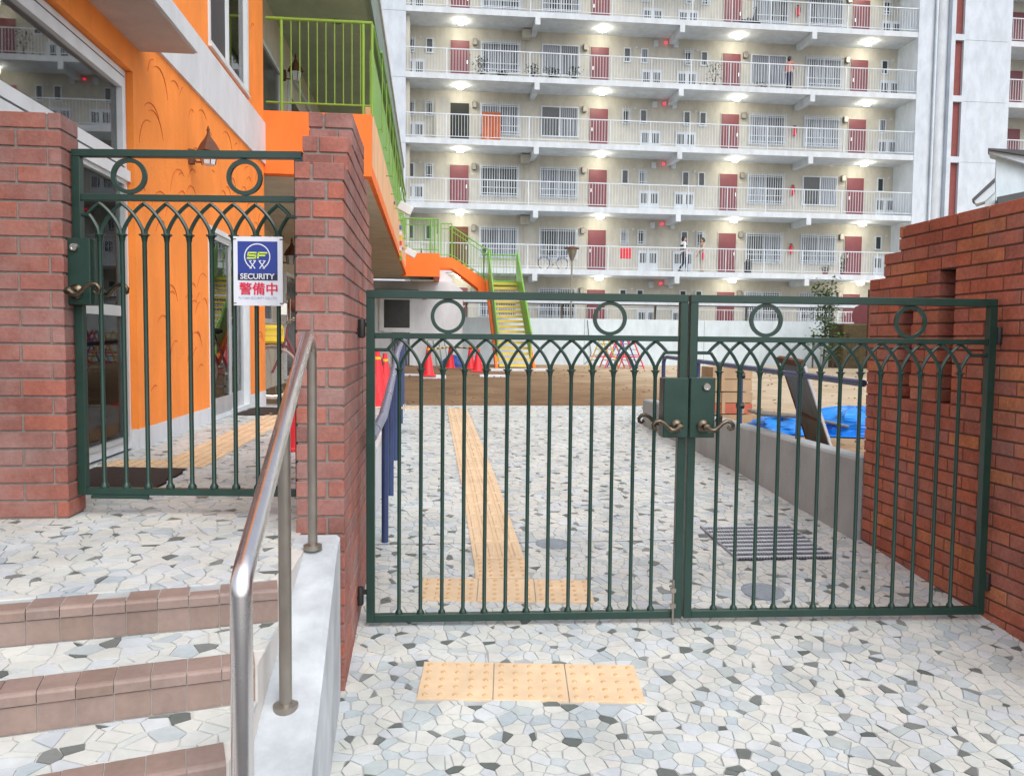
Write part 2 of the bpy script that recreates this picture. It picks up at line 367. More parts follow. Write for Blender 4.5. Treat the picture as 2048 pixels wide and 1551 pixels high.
# ------------------------------------------------------------------ ground sheets
def strip_sheet(name, x0, x1, ys, zf, m, label=None, dz=0, nx=1, kind='structure', parent=None):
    b = MB(); xs = [x0+(x1-x0)*i/nx for i in range(nx+1)]
    vs = [(x, y, (zf(x, y))+dz) for y in ys for x in xs]; W_ = nx+1
    b.add(vs, [(r*W_+c, r*W_+c+1, (r+1)*W_+c+1, (r+1)*W_+c) for r in range(len(ys)-1) for c in range(nx)])
    return b.build(name, m, parent, kind=kind, label=label, smooth=True, fix=False)
def fr(a, b, n): return [a+(b-a)*i/n for i in range(n+1)]
strip_sheet('street', -300, 300, [-200, -40, -10, -2, 1.0], lambda x, y: g(y)-.02, MT['asphalt'], 'dark asphalt street in front of the gate')
b = MB(); xs = [-300, -60, -20, -6, -3, 0, 2.74, 2.87, 3.2]+fr(3.6, 9, 12)+[12, 16, 24, 40, 100, 300]; ys = [4.7, 5, 6, 7, 8, 9, 9.88, 9.96, 11, 11.9, 12.1, 12.4, 13, 14, 15, 16, 18, 20, 22, 24, 26, 28, 30, 36, 60, 120, 400]
vs = []
for y in ys:
    for x in xs:
        z = sz(x, y)
        if (x < 2.8 or (9.9 < y and x < 3.3)) and y < 12.15: z = min(z, g(y))-.3
        vs.append((x, y, z+(rnd.uniform(-.012, .012) if 2.8 < x < 20 or y > 12.2 else 0)))
W_ = len(xs)
b.add(vs, [(r*W_+c, r*W_+c+1, (r+1)*W_+c+1, (r+1)*W_+c) for r in range(len(ys)-1) for c in range(W_-1)])
b.build('playground_soil', MT['soil'], None, kind='structure', label='brown raked soil of the playground beyond the paving', smooth=True, fix=False)

# ------------------------------------------------------------------ crazy paving
def clip(poly, a, b_, c):           # keep a*x+b*y<=c
    out = []; n = len(poly)
    for i in range(n):
        p = poly[i]; q = poly[(i+1) % n]; dp = a*p[0]+b_*p[1]-c; dq = a*q[0]+b_*q[1]-c
        if dp <= 0: out.append(p)
        if (dp < 0 < dq) or (dq < 0 < dp):
            t = dp/(dp-dq); out.append((p[0]+(q[0]-p[0])*t, p[1]+(q[1]-p[1])*t))
    return out
def area(p): return abs(sum(p[i][0]*p[(i+1) % len(p)][1]-p[(i+1) % len(p)][0]*p[i][1] for i in range(len(p))))/2
def mosaic(x0, x1, y0, y1, size, seed, planes=(), inside=None):
    r = random.Random(seed); nx = int((x1-x0)/size)+2; ny = int((y1-y0)/size)+2
    S = {}
    for i in range(-2, nx+2):
        for j in range(-2, ny+2):
            S[i, j] = (x0+(i+.5+r.uniform(-.62, .62))*size, y0+(j+.5+r.uniform(-.62, .62))*size)
    D = set()
    for k in S:
        if r.random() < .22 and not any((k[0]+a, k[1]+b_) in D for a in (-1, 0, 1) for b_ in (-1, 0, 1)): D.add(k)
        elif r.random() < .03: D.add(k)
    wgt = {k: (-.26*size*size if k in D else r.uniform(-.22, .28)*size*size) for k in S}
    out = []
    nb = sorted([(a, b_) for a in range(-3, 4) for b_ in range(-3, 4) if (a, b_) != (0, 0) and a*a+b_*b_ < 10], key=lambda t: t[0]**2+t[1]**2)
    for (i, j), p in S.items():
        if not (x0-size < p[0] < x1+size and y0-size < p[1] < y1+size): continue
        if inside and not inside(p[0], p[1]): continue
        L = size*1.9
        poly = [(p[0]-L, p[1]-L), (p[0]+L, p[1]-L), (p[0]+L, p[1]+L), (p[0]-L, p[1]+L)]
        for d in nb:
            k = (i+d[0], j+d[1])
            if k not in S: continue
            q = S[k]; a = 2*(q[0]-p[0]); b_ = 2*(q[1]-p[1])
            c = q[0]**2+q[1]**2-wgt[k]-(p[0]**2+p[1]**2-wgt[i, j])
            ln = math.hypot(a, b_)
            if ln < 1e-6: continue
            poly = clip(poly, a, b_, c-ln*GAP)
            if len(poly) < 3: break
        if len(poly) < 3: continue
        for (a, b_, c) in planes+((-1, 0, -x0), (1, 0, x1), (0, -1, -y0), (0, 1, y1)):
            poly = clip(poly, a, b_, c)
            if len(poly) < 3: break
        if len(poly) < 3 or area(poly) < size*size*.05: continue
        # merge very short edges so the pieces are angular like broken stone
        q = []
        for pt in poly:
            if not q or math.hypot(pt[0]-q[-1][0], pt[1]-q[-1][1]) > size*.13: q.append(pt)
        if len(q) > 3 and math.hypot(q[0][0]-q[-1][0], q[0][1]-q[-1][1]) < size*.13: q.pop()
        if len(q) < 3: continue
        h = r.random()
        q = [(x_+r.uniform(-.0018, .0018), y_+r.uniform(-.0018, .0018)) for x_, y_ in q]
        out.append((q, 3 if (i, j) in D else (0 if h < .60 else 1 if h < .86 else 2)))
    return out
GAP = .0019
TM = [MT['t_cream'], MT['t_white'], MT['t_blue'], MT['t_dark']]
def lay(parent, cells, zf, skip=(), keep=300, top=.004):
    """the pieces that show largest become parts, the rest one stuff part"""
    L = wloc(parent); r = random.Random(3); sc_ = []
    for poly, mi in cells:
        cx = sum(p[0] for p in poly)/len(poly); cy = sum(p[1] for p in poly)/len(poly)
        if any(f(cx, cy) for f in skip): continue
        px, py, D = proj((cx, cy, zf(cx, cy)))
        vis = -20 < px < 2068 and 0 < py < 1571 and D > 0
        sc_.append(((area(poly)/(D*D*D) if vis else 0), poly, mi))
    sc_.sort(key=lambda t: -t[0]); rest = MB(); base = bpy.data.objects.new
    for idx, (s_, poly, mi) in enumerate(sc_):
        a = area([(p[0], p[1]) for p in poly]); n = len(poly); dz = r.uniform(-.0007, .0007)
        sg = sum(poly[i][0]*poly[(i+1) % n][1]-poly[(i+1) % n][0]*poly[i][1] for i in range(n))
        if sg < 0: poly = poly[::-1]
        cx = sum(p[0] for p in poly)/n; cy = sum(p[1] for p in poly)/n
        vs = [(x, y, zf(x, y)-.006) for x, y in poly]+[(cx+(x-cx)*.985, cy+(y-cy)*.985, zf(x, y)+top+dz) for x, y in poly]
        fs = [tuple(range(n, 2*n))]+[(i, (i+1) % n, n+(i+1) % n, n+i) for i in range(n)]
        if idx < keep and s_ > 0:
            me = bpy.data.meshes.new('stone'); c0 = Vector((cx, cy, zf(cx, cy)))
            me.from_pydata([tuple(Vector(v)-c0) for v in vs], [], fs); me.materials.append(TM[mi])
            o = base('stone_piece', me); COL.objects.link(o); o.parent = parent; o.location = c0-L
        else: rest.add(vs, fs, mi)
    if rest.v: rest.build('stone_piece', TM, parent, kind='stuff', fix=False)

# driveway and its crazy paving
def rot(p, c, a): x, y = p[0]-c[0], p[1]-c[1]; return (c[0]+x*cos(a)-y*sin(a), c[1]+x*sin(a)+y*cos(a))
TA = radians(-5.6)
driveway = strip_sheet('driveway', -.36, 2.86, [1.0, 1.5, 2.2, 2.9, 3.2, 3.6, 4, 4.3, 4.6, 5.1, 5.6, 6.1, 6.6, 8, 10, 11.9, 12.2], lambda x, y: g(y), MT['grout'], 'sloping driveway of crazy stone paving behind and before the double gate', nx=3)
def in_front_blocks(x, y):
    x, y = rot((x, y), (.415, 3.175), -TA); return -.035 < x-.0+.0 < .865 and 3.025 < y < 3.325
def in_mid(x, y): x, y = rot((x, y), (.405, 4.11), -TA*.9); return -.045 < x < .855 and 3.96 < y < 4.26
def in_strip(x, y): return .25 < x < .56 and 4.2 < y < 11.75
def in_grate(x, y): return 1.80 < x < 2.40 and 4.47 < y < 5.11
def in_cov1(x, y): return math.hypot(x-.76, y-4.826) < .10
def in_cov2(x, y): return math.hypot(x-1.767, y-4.025) < .11
cells = mosaic(-.36, 2.82, 1.0, 4.858, .053, 11)
lay(driveway, cells, lambda x, y: g(y), (in_front_blocks, in_mid, in_strip, in_grate, in_cov1, in_cov2), 300)
far = mosaic(-.36, 2.73, 4.866, 12.2, .062, 12)
lay(driveway, far, lambda x, y: g(y), (in_strip, in_grate), 0)
lay(driveway, mosaic(2.73, 3.6, 9.95, 12.2, .055, 13, ((.80, .60, .80*3.02+.60*10.2),) if False else ()), lambda x, y: g(y), (), 0)
strip_sheet('paving_bed', 2.70, 3.6, [9.9, 10.5, 11.2, 12.2], lambda x, y: g(y), MT['grout'], None, parent=driveway)
MB().box(-.36, 2.72, 4.8585, 4.8655, .17, g(4.86)+.0035).build('expansion_joint', MT['void'], driveway)

def tactile(parent, cx, cy, zf, a=0, kind='dots', sx=.2965, sy=.2965, top=.0075):
    name = 'tactile_block'; b = MB(); h = sx/2; v = sy/2
    def W3(x, y, dz=0): X, Y = rot((cx+x, cy+y), (cx, cy), a); return (X, Y, zf(X, Y)+top+dz)
    c = [(-h, -v), (h, -v), (h, v), (-h, v)]
    b.add([W3(x*1.0, y*1.0, -.02) for x, y in c]+[W3(x, y, -.001) for x, y in c]+[W3(x*.985, y*.985) for x, y in c],
          [(0, 1, 5, 4), (1, 2, 6, 5), (2, 3, 7, 6), (3, 0, 4, 7), (4, 5, 9, 8), (5, 6, 10, 9), (6, 7, 11, 10), (7, 4, 8, 11), (8, 9, 10, 11)])
    o = b.build(name, MT['tactile'], parent)
    d = MB()
    if kind == 'dots':
        n_ = 5; st = sx/5
        for i in range(n_):
            for j in range(max(1, round(sy/st))):
                x = -h+st*(i+.5); y = -v+st*(j+.5); p = []
                for rr, hh in ((.0125, -.001), (.008, .005)):
                    for k in range(8): p.append(W3(x+rr*cos(k*pi/4), y+rr*sin(k*pi/4), hh))
                d.add(p, [tuple(range(8, 16))]+[(k, (k+1) % 8, 8+(k+1) % 8, 8+k) for k in range(8)])
        d.build('dot', MT['tact_dot'], o, kind='stuff', fix=False)
    else:
        for i in range(4):
            x = -h+sx/4*(i+.5); w_ = .017; w2 = .010
            d.add([W3(x-w_, -v+.02, -.001), W3(x+w_, -v+.02, -.001), W3(x+w_, v-.02, -.001), W3(x-w_, v-.02, -.001), W3(x-w2, -v+.026, .005), W3(x+w2, -v+.026, .005), W3(x+w2, v-.026, .005), W3(x-w2, v-.026, .005)],
                  [(4, 5, 6, 7), (0, 1, 5, 4), (1, 2, 6, 5), (2, 3, 7, 6), (3, 0, 4, 7)])
        d.build('bar', MT['tactile'], o, fix=False)
        e = MB()
        for i in range(1, 4):
            x = -h+sx/4*i; e.add([W3(x-.003, -v+.01, .0006), W3(x+.003, -v+.01, .0006), W3(x+.003, v-.01, .0006), W3(x-.003, v-.01, .0006)], [(0, 1, 2, 3)])
        e.build('groove', MT['tact_dot'], o, fix=False)
    return o
Z = lambda x, y: g(y)
for i in range(3):
    X, Y = rot((.115+.3*i, 3.175), (.415, 3.175), TA); tactile(driveway, X, Y, Z, TA)
for i in range(3):
    X, Y = rot((.105+.3*i, 4.11), (.405, 4.11), TA*.9); tactile(driveway, X, Y, Z, TA*.9)
tactile(driveway, .405, 4.415, Z, -.03, sy=.28)
for i in range(24): tactile(driveway, .405, 4.71+.302*i, Z, 0, 'bars')
# covers and the grate
for (cx, cy, r_) in ((.76, 4.826, .104), (1.767, 4.025, .112)):
    z = g(cy)+.007; sl = (g(cy+.1)-g(cy-.1))/.2
    b = MB().lathe([(r_, -.02), (r_, .0), (r_-.008, .002), (r_-.010, -.001), (r_*.5, -.001), (.02, 0)], (0, 0, 0), 28)
    b.xf(Matrix.Translation((cx, cy, z)) @ Matrix.Rotation(math.atan(sl), 4, 'X'))
    b.build('manhole_cover', MT['iron'], None, label='small round cover beside the yellow tactile strip' if cx < 1 else 'pale round cover in the paving just behind the right gate leaf', cat='drain cover', loc=(cx, cy, z))
gr = thing('drain_grate', 'rectangular steel drain grate set in the paving near the right wall', 'drain grate', (2.1, 4.79, g(4.79)))
gz = lambda x, y: g(y)
b = MB(); b.add([(1.80, 4.47, g(4.47)+.006), (2.40, 4.47, g(4.47)+.006), (2.40, 5.11, g(5.11)+.006), (1.80, 5.11, g(5.11)+.006)], [(0, 1, 2, 3)]); b.build('pit_shade', MT['void'], gr, fix=False)  # flat dark sheet; shade down in the drain is put into its colour
for i in range(34):
    x = 1.812+i*.0175; MB().prism([(x-.0035, 4.475, g(4.475)+.008), (x+.0035, 4.475, g(4.475)+.008), (x+.0035, 5.105, g(5.105)+.008), (x-.0035, 5.105, g(5.105)+.008)], (0, 0, .008)).build('grate_bar', MT['gratem'], gr)
for i in range(9):
    y = 4.50+i*.074; z = g(y)+.009; MB().box(1.805, 2.395, y-.007, y+.007, z, z+.010).build('cross_bar', MT['wrail'], gr)
for (xa1, xb1, ya1, yb1) in ((1.797, 1.805, 4.467, 5.113), (2.395, 2.403, 4.467, 5.113)): MB().prism([(xa1, ya1, g(ya1)+.006), (xb1, ya1, g(ya1)+.006), (xb1, yb1, g(yb1)+.006), (xa1, yb1, g(yb1)+.006)], (0, 0, .012)).build('grate_frame', MT['gratem'], gr)

# ------------------------------------------------------------------ terrace, steps, cheek wall
STEP = [(2.455, .21), (2.13, .253), (1.822, .31), (1.52, .35), (1.22, .38), (.93, .40)]   # front edge Y at X=-.45, slope
terrace = thing('terrace', 'raised terrace of crazy stone paving in front of the orange building', 'terrace', (-1.2, 6, .66)); del terrace['category']; terrace['kind'] = 'structure'
b = MB()
xs = [-2.6, -.47]; vs = []; ysn = [3.12, 4, 5.2, 7, 9, 9.9, 11, 12.2]
vs = [(x, STEP[0][0]+STEP[0][1]*(x+.45)+.004, .66) for x in (-2.7, -.5)]+[(-2.7, 3.12, .66), (-.5, 3.12, .66)]
b.add(vs, [(0, 1, 3, 2)])
b.add([(x, y, tz(y)) for y in ysn for x in (-3.2, -.50 if y < 5.0 else -.36)], [(2*i, 2*i+1, 2*i+3, 2*i+2) for i in range(len(ysn)-1)])
b.build('paving_bed', MT['grout'], terrace, fix=False)
N1 = .095
s0 = STEP[0]
pl = ((s0[1]/math.hypot(1, s0[1]), -1/math.hypot(1, s0[1]), -(s0[0]+s0[1]*.45+N1*1.03)/math.hypot(1, s0[1])),)
def skip_t(x, y): return (-1.63 < x < -1.30 and 4.9 < y < 9.3) or (x > -.51 and y < 5.0)
cells = mosaic(-1.97, -.36, 2.0, 5.6, .053, 21, pl)
lay(terrace, cells, lambda x, y: tz(y), (skip_t,), 300)
lay(terrace, mosaic(-2.95, -.36, 5.6, 12.2, .055, 22, (), lambda x, y: x > -2.0 or y > 9.7), lambda x, y: tz(y), (skip_t,), 0)
for i in range(15): tactile(terrace, -1.465, 4.95+.3*i, lambda x, y: tz(y), 0, 'dots' if i in (0, 1, 14) else 'bars')
tactile(terrace, -1.765, 4.95, lambda x, y: tz(y), 0); 
for i in range(4): tactile(terrace, -1.165+.3*i, 9.15, lambda x, y: tz(y), pi/2, 'bars' if i < 3 else 'dots')

steps = thing('entrance_steps', 'curved tiled steps with terracotta nosings rising to the small gate', 'steps', (-1.2, 1.8, 0))
nose = None
for k, (y0, s_) in enumerate(STEP):
    zt = .66-.1*k; ln = math.hypot(1, s_); ang = math.atan(s_)
    ux = Vector((-1/ln, -s_/ln, 0)); nn = Vector((s_/ln, -1/ln, 0))   # leftwards, outwards
    start = Vector((-.455, y0, zt))
    # body of the step
    A = Vector((-.45, y0, 0)); B = Vector((-2.7, y0+s_*(-2.25), 0))
    yb, sb = (STEP[k-1] if k else (3.2, .0)); C_ = Vector((-2.7, yb+sb*(-2.25), 0)); D_ = Vector((-.45, yb, 0))
    inn = -nn*.005
    MB().prism([(A+inn)+Vector((0, 0, -.12)), (B+inn)+Vector((0, 0, -.12)), C_+Vector((0, 0, -.12)), D_+Vector((0, 0, -.12))], (0, 0, zt+.12-.004)).build('step_body', MT['joint_white'], steps)
    nt_ = int((2.0)/.0845)
    for i in range(nt_):
        p = start+ux*(.0425+.0845*i)
        if p.x < -2.2: break
        nm = MB()   # bullnosed L tile, local x along the edge, y outwards
        prof = [(-N1, -.006), (-N1, .0), (-.004, .001), (.003, -.002), (.006, -.008), (.006, -.030), (-.002, -.032), (-.006, -.012)]
        if nose is None:
            nm.prism([(-.0410, y_, z_) for y_, z_ in prof], (.082, 0, 0)); nose = nm.mesh('nosing_tile', MT['nosing'])
            rz_ = MB().box(-.041, .041, -.003, .0005, -.102+.002, -.034).mesh('riser_tile', MT['nosing'])
        for me_, nme in ((nose, 'nosing_tile'), (rz_, 'riser_tile')):
            if nme == 'riser_tile' and k > 4: continue
            o = bpy.data.objects.new(nme, me_); COL.objects.link(o); o.parent = steps
            o.location = p-steps.location+Vector((0, 0, rnd.uniform(-.0006, .0006))); o.rotation_euler = (0, 0, math.atan2(nn.y, nn.x)-pi/2)
    if k:
        pls = ((s_/ln, -1/ln, -(y0+s_*.45)/ln-N1*1.02/1), (-sb/math.hypot(1, sb), 1/math.hypot(1, sb), (yb+sb*.45)/math.hypot(1, sb)-.008))
        cl = mosaic(-2.2, -.45, y0-1.2, yb+.1, .054, 30+k, pls)
        lay(steps, cl, lambda x, y, z=zt: z-.004, (), 300 if k < 4 else 0)

def xa(Y): return -.42+.046*(2.95-Y)
cheek = MB(); prof = [(3.10, .68), (2.99, .672), (2.93, .655)]
zc = lambda y: .655-.335*(2.93-y)
ysq = [3.11, 2.98, 2.92, 2.6, 2.2, 1.8, 1.4, .9]
vs = []
for y in ysq:
    zt = .665 if y > 2.95 else zc(y); w_ = .086
    for dx, z in ((-w_, -.15), (-w_, zt-.006), (-w_+.008, zt), (w_-.014, zt), (w_, zt-.012), (w_, -.15)): vs.append((xa(y)+dx, y, z))
n6 = 6; fs = []
for i in range(len(ysq)-1):
    for j in range(n6): fs.append((i*n6+j, i*n6+(j+1) % n6, (i+1)*n6+(j+1) % n6, (i+1)*n6+j))
fs += [tuple(range(6)), tuple(range((len(ysq)-1)*6, len(ysq)*6))]
cheek.add(vs, fs)
cheek.build('cheek_wall', MT['concrete'], None, label='white concrete cheek wall sloping down beside the steps under the handrail', cat='low wall', loc=(-.38, 2.0, 0))

# handrail
hr = thing('handrail', 'shiny stainless steel handrail with three posts on the sloping concrete wall', 'handrail', (-.39, 2.3, .4))
R_ = .0213
near = Vector((-.357, 1.56, .965)); farp = Vector((-.418, 2.80, 1.425))
pts = []
d = (farp-near).normalized()
pts = [farp+Vector((-.001, .045, -.002)), farp]+[near+d*.05, near+d*.02+Vector((0, 0, -.002)), near+Vector((0, -.006, -.012)), near+Vector((0, -.010, -.035))]
b = MB().tube(pts+[Vector((-.357, 1.55, .20))], R_, 20); b.build('rail', MT['steel'], hr, smooth=True)
mid = Vector((-.39, 2.20, 0)); zr = near.z+(mid.y-near.y)*d.z/d.y
MB().tube([(mid.x, mid.y, zc(mid.y)-.01), (mid.x, mid.y, zr-.018)], .0172, 16).build('post', MT['dull_steel'], hr, smooth=True)
MB().lathe([(.035, -.012), (.034, .006), (.018, .010), (.012, .010)], (mid.x, mid.y, zc(mid.y)), 20).xf(Matrix.Identity(4)).build('flange', MT['dull_steel'], hr, smooth=True)
MB().tube([(-.42, 2.93, .655), (-.42, 2.93, 1.36), (-.42, 2.925, 1.385), (-.419, 2.90, 1.402), farp+Vector((0, .04, -.003))], .0172, 16).build('post', MT['dull_steel'], hr, smooth=True)
MB().lathe([(.034, 0), (.033, .016), (.018, .020), (.012, .020)], (-.42, 2.93, .657), 20).build('flange', MT['dull_steel'], hr, smooth=True)

# white retaining wall between terrace and driveway
b = MB(); b.add([(-.40, 4.95, 0), (-.36, 4.95, 0), (-.36, 12.2, 0), (-.40, 12.2, 0), (-.40, 4.95, .675), (-.36, 4.95, .675), (-.36, 12.2, .45), (-.40, 12.2, .45), (-.40, 9, .675), (-.36, 9, .675), (-.36, 9, 0), (-.40, 9, 0)],
   [(0, 1, 5, 4), (1, 10, 9, 5), (10, 2, 6, 9), (2, 3, 7, 6), (3, 11, 8, 7), (11, 0, 4, 8), (4, 5, 9, 8), (8, 9, 6, 7)])
b.build('retaining_wall', MT['offwhite'], None, label='low white wall holding the terrace above the left side of the driveway', cat='low wall', loc=(-.38, 8, .3))

# ------------------------------------------------------------------ brick walls
BC = {}
CH, PL, JT = .072, .240, .010
def brick_mesh(lx, ly, lz, m):
    k = (round(lx, 3), round(ly, 3), round(lz, 3), m.name)
    if k not in BC:
        BC[k] = MB().box(-lx/2, lx/2, -ly/2, ly/2, -lz/2, lz/2).mesh('brick', m, bevel=.0025)
    return BC[k]
def brick(parent, x0, x1, y0, y1, z0, z1, m):
    o = bpy.data.objects.new('brick', brick_mesh(x1-x0, y1-y0, z1-z0, m)); COL.objects.link(o); o.parent = parent
    j = rnd.uniform(-.0012, .0012)
    o.location = Vector(((x0+x1)/2+j, (y0+y1)/2+j, (z0+z1)/2))-wloc(parent)
def run(a, b_, off):
    """brick spans between a and b_"""
    e = [a]; p = a+off
    while p < b_-.03:
        if p > a+.03: e.append(p)
        p += PL
    e.append(b_); return [(e[i]+(JT/2 if i else 0), e[i+1]-(JT/2 if i+2 < len(e) else 0)) for i in range(len(e)-1)]
def spans_minus(sp, slot):
    out = []
    for a, b_ in sp:
        if b_ <= slot[0] or a >= slot[1]: out.append((a, b_)); continue
        if a < slot[0]-.03: out.append((a, slot[0]))
        if b_ > slot[1]+.03: out.append((slot[1], b_))
    return out
SLOTS = [(3.975, 4.11, 1.10, 1.825), (4.35, 4.485, 1.10, 1.68)]
# right wall
rw = thing('brick_wall', 'long red brick wall with two tall slots and a stepped far end, right of the gate', 'brick wall', (2.76, 3.6, .1))
RT = 2.112; x0, x1 = 2.75, 2.96
YE = (4.50, 4.65, 4.80); I_ = .007
core = MB()
def cb(ya, yb_, za, zb, xa_=None): core.box((xa_ or x0)+I_, x1-I_, ya, yb_, za, zb)
cb(2.306, 3.969, -.1, RT-I_); cb(3.969, 4.116, -.1, 1.094); cb(3.969, 4.116, 1.831, RT-I_); cb(3.969, 4.116, 1.094, 1.831, x0+.12)
cb(4.116, 4.344, -.1, RT-I_); cb(4.344, 4.491, -.1, 1.094); cb(4.344, 4.491, 1.686, RT-I_); cb(4.344, 4.491, 1.094, 1.686, x0+.12)
cb(4.491, YE[1]-I_, -.1, RT-2*CH-I_); cb(YE[1]-I_, YE[2]-I_, -.1, RT-4*CH-I_)
core.build('mortar', MT['mortar2'], rw)
for c in range(30):
    z1 = RT-CH*c; z0 = z1-CH+JT
    if z1 < g(2.9)-.02: break
    for (a, b_, top) in [(2.30, YE[2] if c >= 4 else YE[1] if c >= 2 else YE[0], 0)]:
        sp = run(a, b_, .12 if c % 2 else .24)
        for (s0_, s1_, sz0, sz1) in SLOTS:
            if z0 > sz0-.03 and z1 < sz1+.03:
                q = spans_minus(sp, (s0_, s1_))
                sp = q
        for (p, q) in sp: brick(rw, x0, x1, p, q, z0, z1, MT['brick2'])
# slot linings (half bricks seen edge on inside the openings)
for (s0_, s1_, sz0, sz1) in SLOTS:
    for c in range(int((sz1-sz0)/CH)+1):
        z1 = RT-CH*(c+ round((RT-sz1)/CH)); z0 = z1-CH+JT
        if z0 > sz0-.02: brick(rw, x0+.110, x0+.135, s0_+.012, s1_-.012, z0, z1, MT['brick2'])
# centre wall (stepped up and down)
cw = thing('brick_wall', 'weathered brick pier wall with stepped top between the small gate and the double gate', 'brick wall', (-.42, 4.1, .1))
CT = 2.378; cx0, cx1 = -.513, -.330
tiers = [(3.15, 2.09), (3.335, 2.234), (3.52, CT), (4.12, 2.234), (4.30, 2.09), (4.46, 1.946), (4.62, 1.802), (4.80, 0)]
core = MB()
for (ya, zt), (yb_, _) in zip(tiers, tiers[1:]): core.box(cx0+.006, cx1-.006, ya+.006, yb_-(.006 if zt > _ else -.006), -.1, zt-.006)
core.build('mortar', MT['mortar'], cw)
for c in range(34):
    z1 = CT-CH*c; z0 = z1-CH+JT; zm = (z0+z1)/2
    if z1 < -.02: break
    a = next(t[0] for t in tiers if t[1] > zm); b_ = next(t2[0] for t, t2 in list(zip(tiers, tiers[1:]))[::-1] if t[1] > zm)
    sp = run(a, b_, .12 if c % 2 else .24)
    xm = cx0+(.118 if c % 2 else .062)
    for i, (p, q) in enumerate(sp):
        if i == 0:
            brick(cw, cx0, xm-JT/2, p, q, z0, z1, MT['brick']); brick(cw, xm+JT/2, cx1, p, q, z0, z1, MT['brick'])
        elif c < 24 and p > 3.6 and q > 4.8: brick(cw, cx0, cx1, p, q, z0, z1, MT['brick'])
        else: brick(cw, cx0, cx1, p, q, z0, z1, MT['brick'])
MB().box(cx1-.002, cx1+.0015, 4.006, 4.018, 1.10, 1.81).build('slot', MT['mortar2'], cw)  # raised strip on the face; the slot's shade is put into its dark colour
# left pillar
lw = thing('brick_wall', 'low brick wall left of the small gate, standing on the terrace', 'brick wall', (-2.2, 3.56, .66))
LT = 2.318; ly0, ly1 = 3.455, 3.62; lx1 = -1.487
MB().box(-3.2, lx1-.006, ly0+.006, ly1-.006, .60, LT-.006).build('mortar', MT['mortar'], lw)
for c in range(24):
    z1 = LT-CH*c; z0 = max(z1-CH+JT, .655)
    if z1 < .68: break
    for (p, q) in run(-3.2, lx1, (.12 if c % 2 else .24)-.02): brick(lw, p, q, ly0, ly1, z0, z1, MT['brick'])

# ------------------------------------------------------------------ gates
def gothic(s, h, n=9, half=None):
    """arc from a bar head (0,0) to the apex (s,h), vertical at the foot"""
    ch = math.hypot(s, h); a = math.atan2(h, s); d = radians(19); Rr = ch/(2*sin(d)); out = []
    cx_, cz_ = Rr*sin(a+d), -Rr*cos(a+d)
    for i in range(n+1):
        t = a+d-2*d*i/n; out.append((cx_-Rr*sin(t), cz_+Rr*cos(t)))
    return out
def lever_mesh(side):
    """scrolled lever, local: y towards viewer negative, x = direction*side"""
    b = MB(); b.lathe([(.026, 0), (.027, -.006), (.019, -.014), (.012, -.016), (.011, -.045), (.016, -.050), (.014, -.060), (.004, -.063)], (0, 0, 0), 18, axis='Y')
    p = []
    for t in fr(0, 1, 10): p.append((side*(.085*t), -.050, -.018*sin(pi*min(1, t*1.6))*(1 if t < .625 else 0)+.030*max(0, (t-.30))/.7))
    p = [(side*x, -.052, z) for x, z in ((0, 0), (.018, -.012), (.034, -.013), (.05, .001), (.066, .017), (.084, .026), (.101, .023), (.112, .010), (.110, -.004), (.099, -.009), (.091, -.002), (.095, .006))]
    b.tube(p, [.013, .012, .0105, .0095, .009, .0088, .0085, .008, .0075, .007, .0065, .005], 10)
    b.xf(Matrix.Scale(1.12, 4)); return b
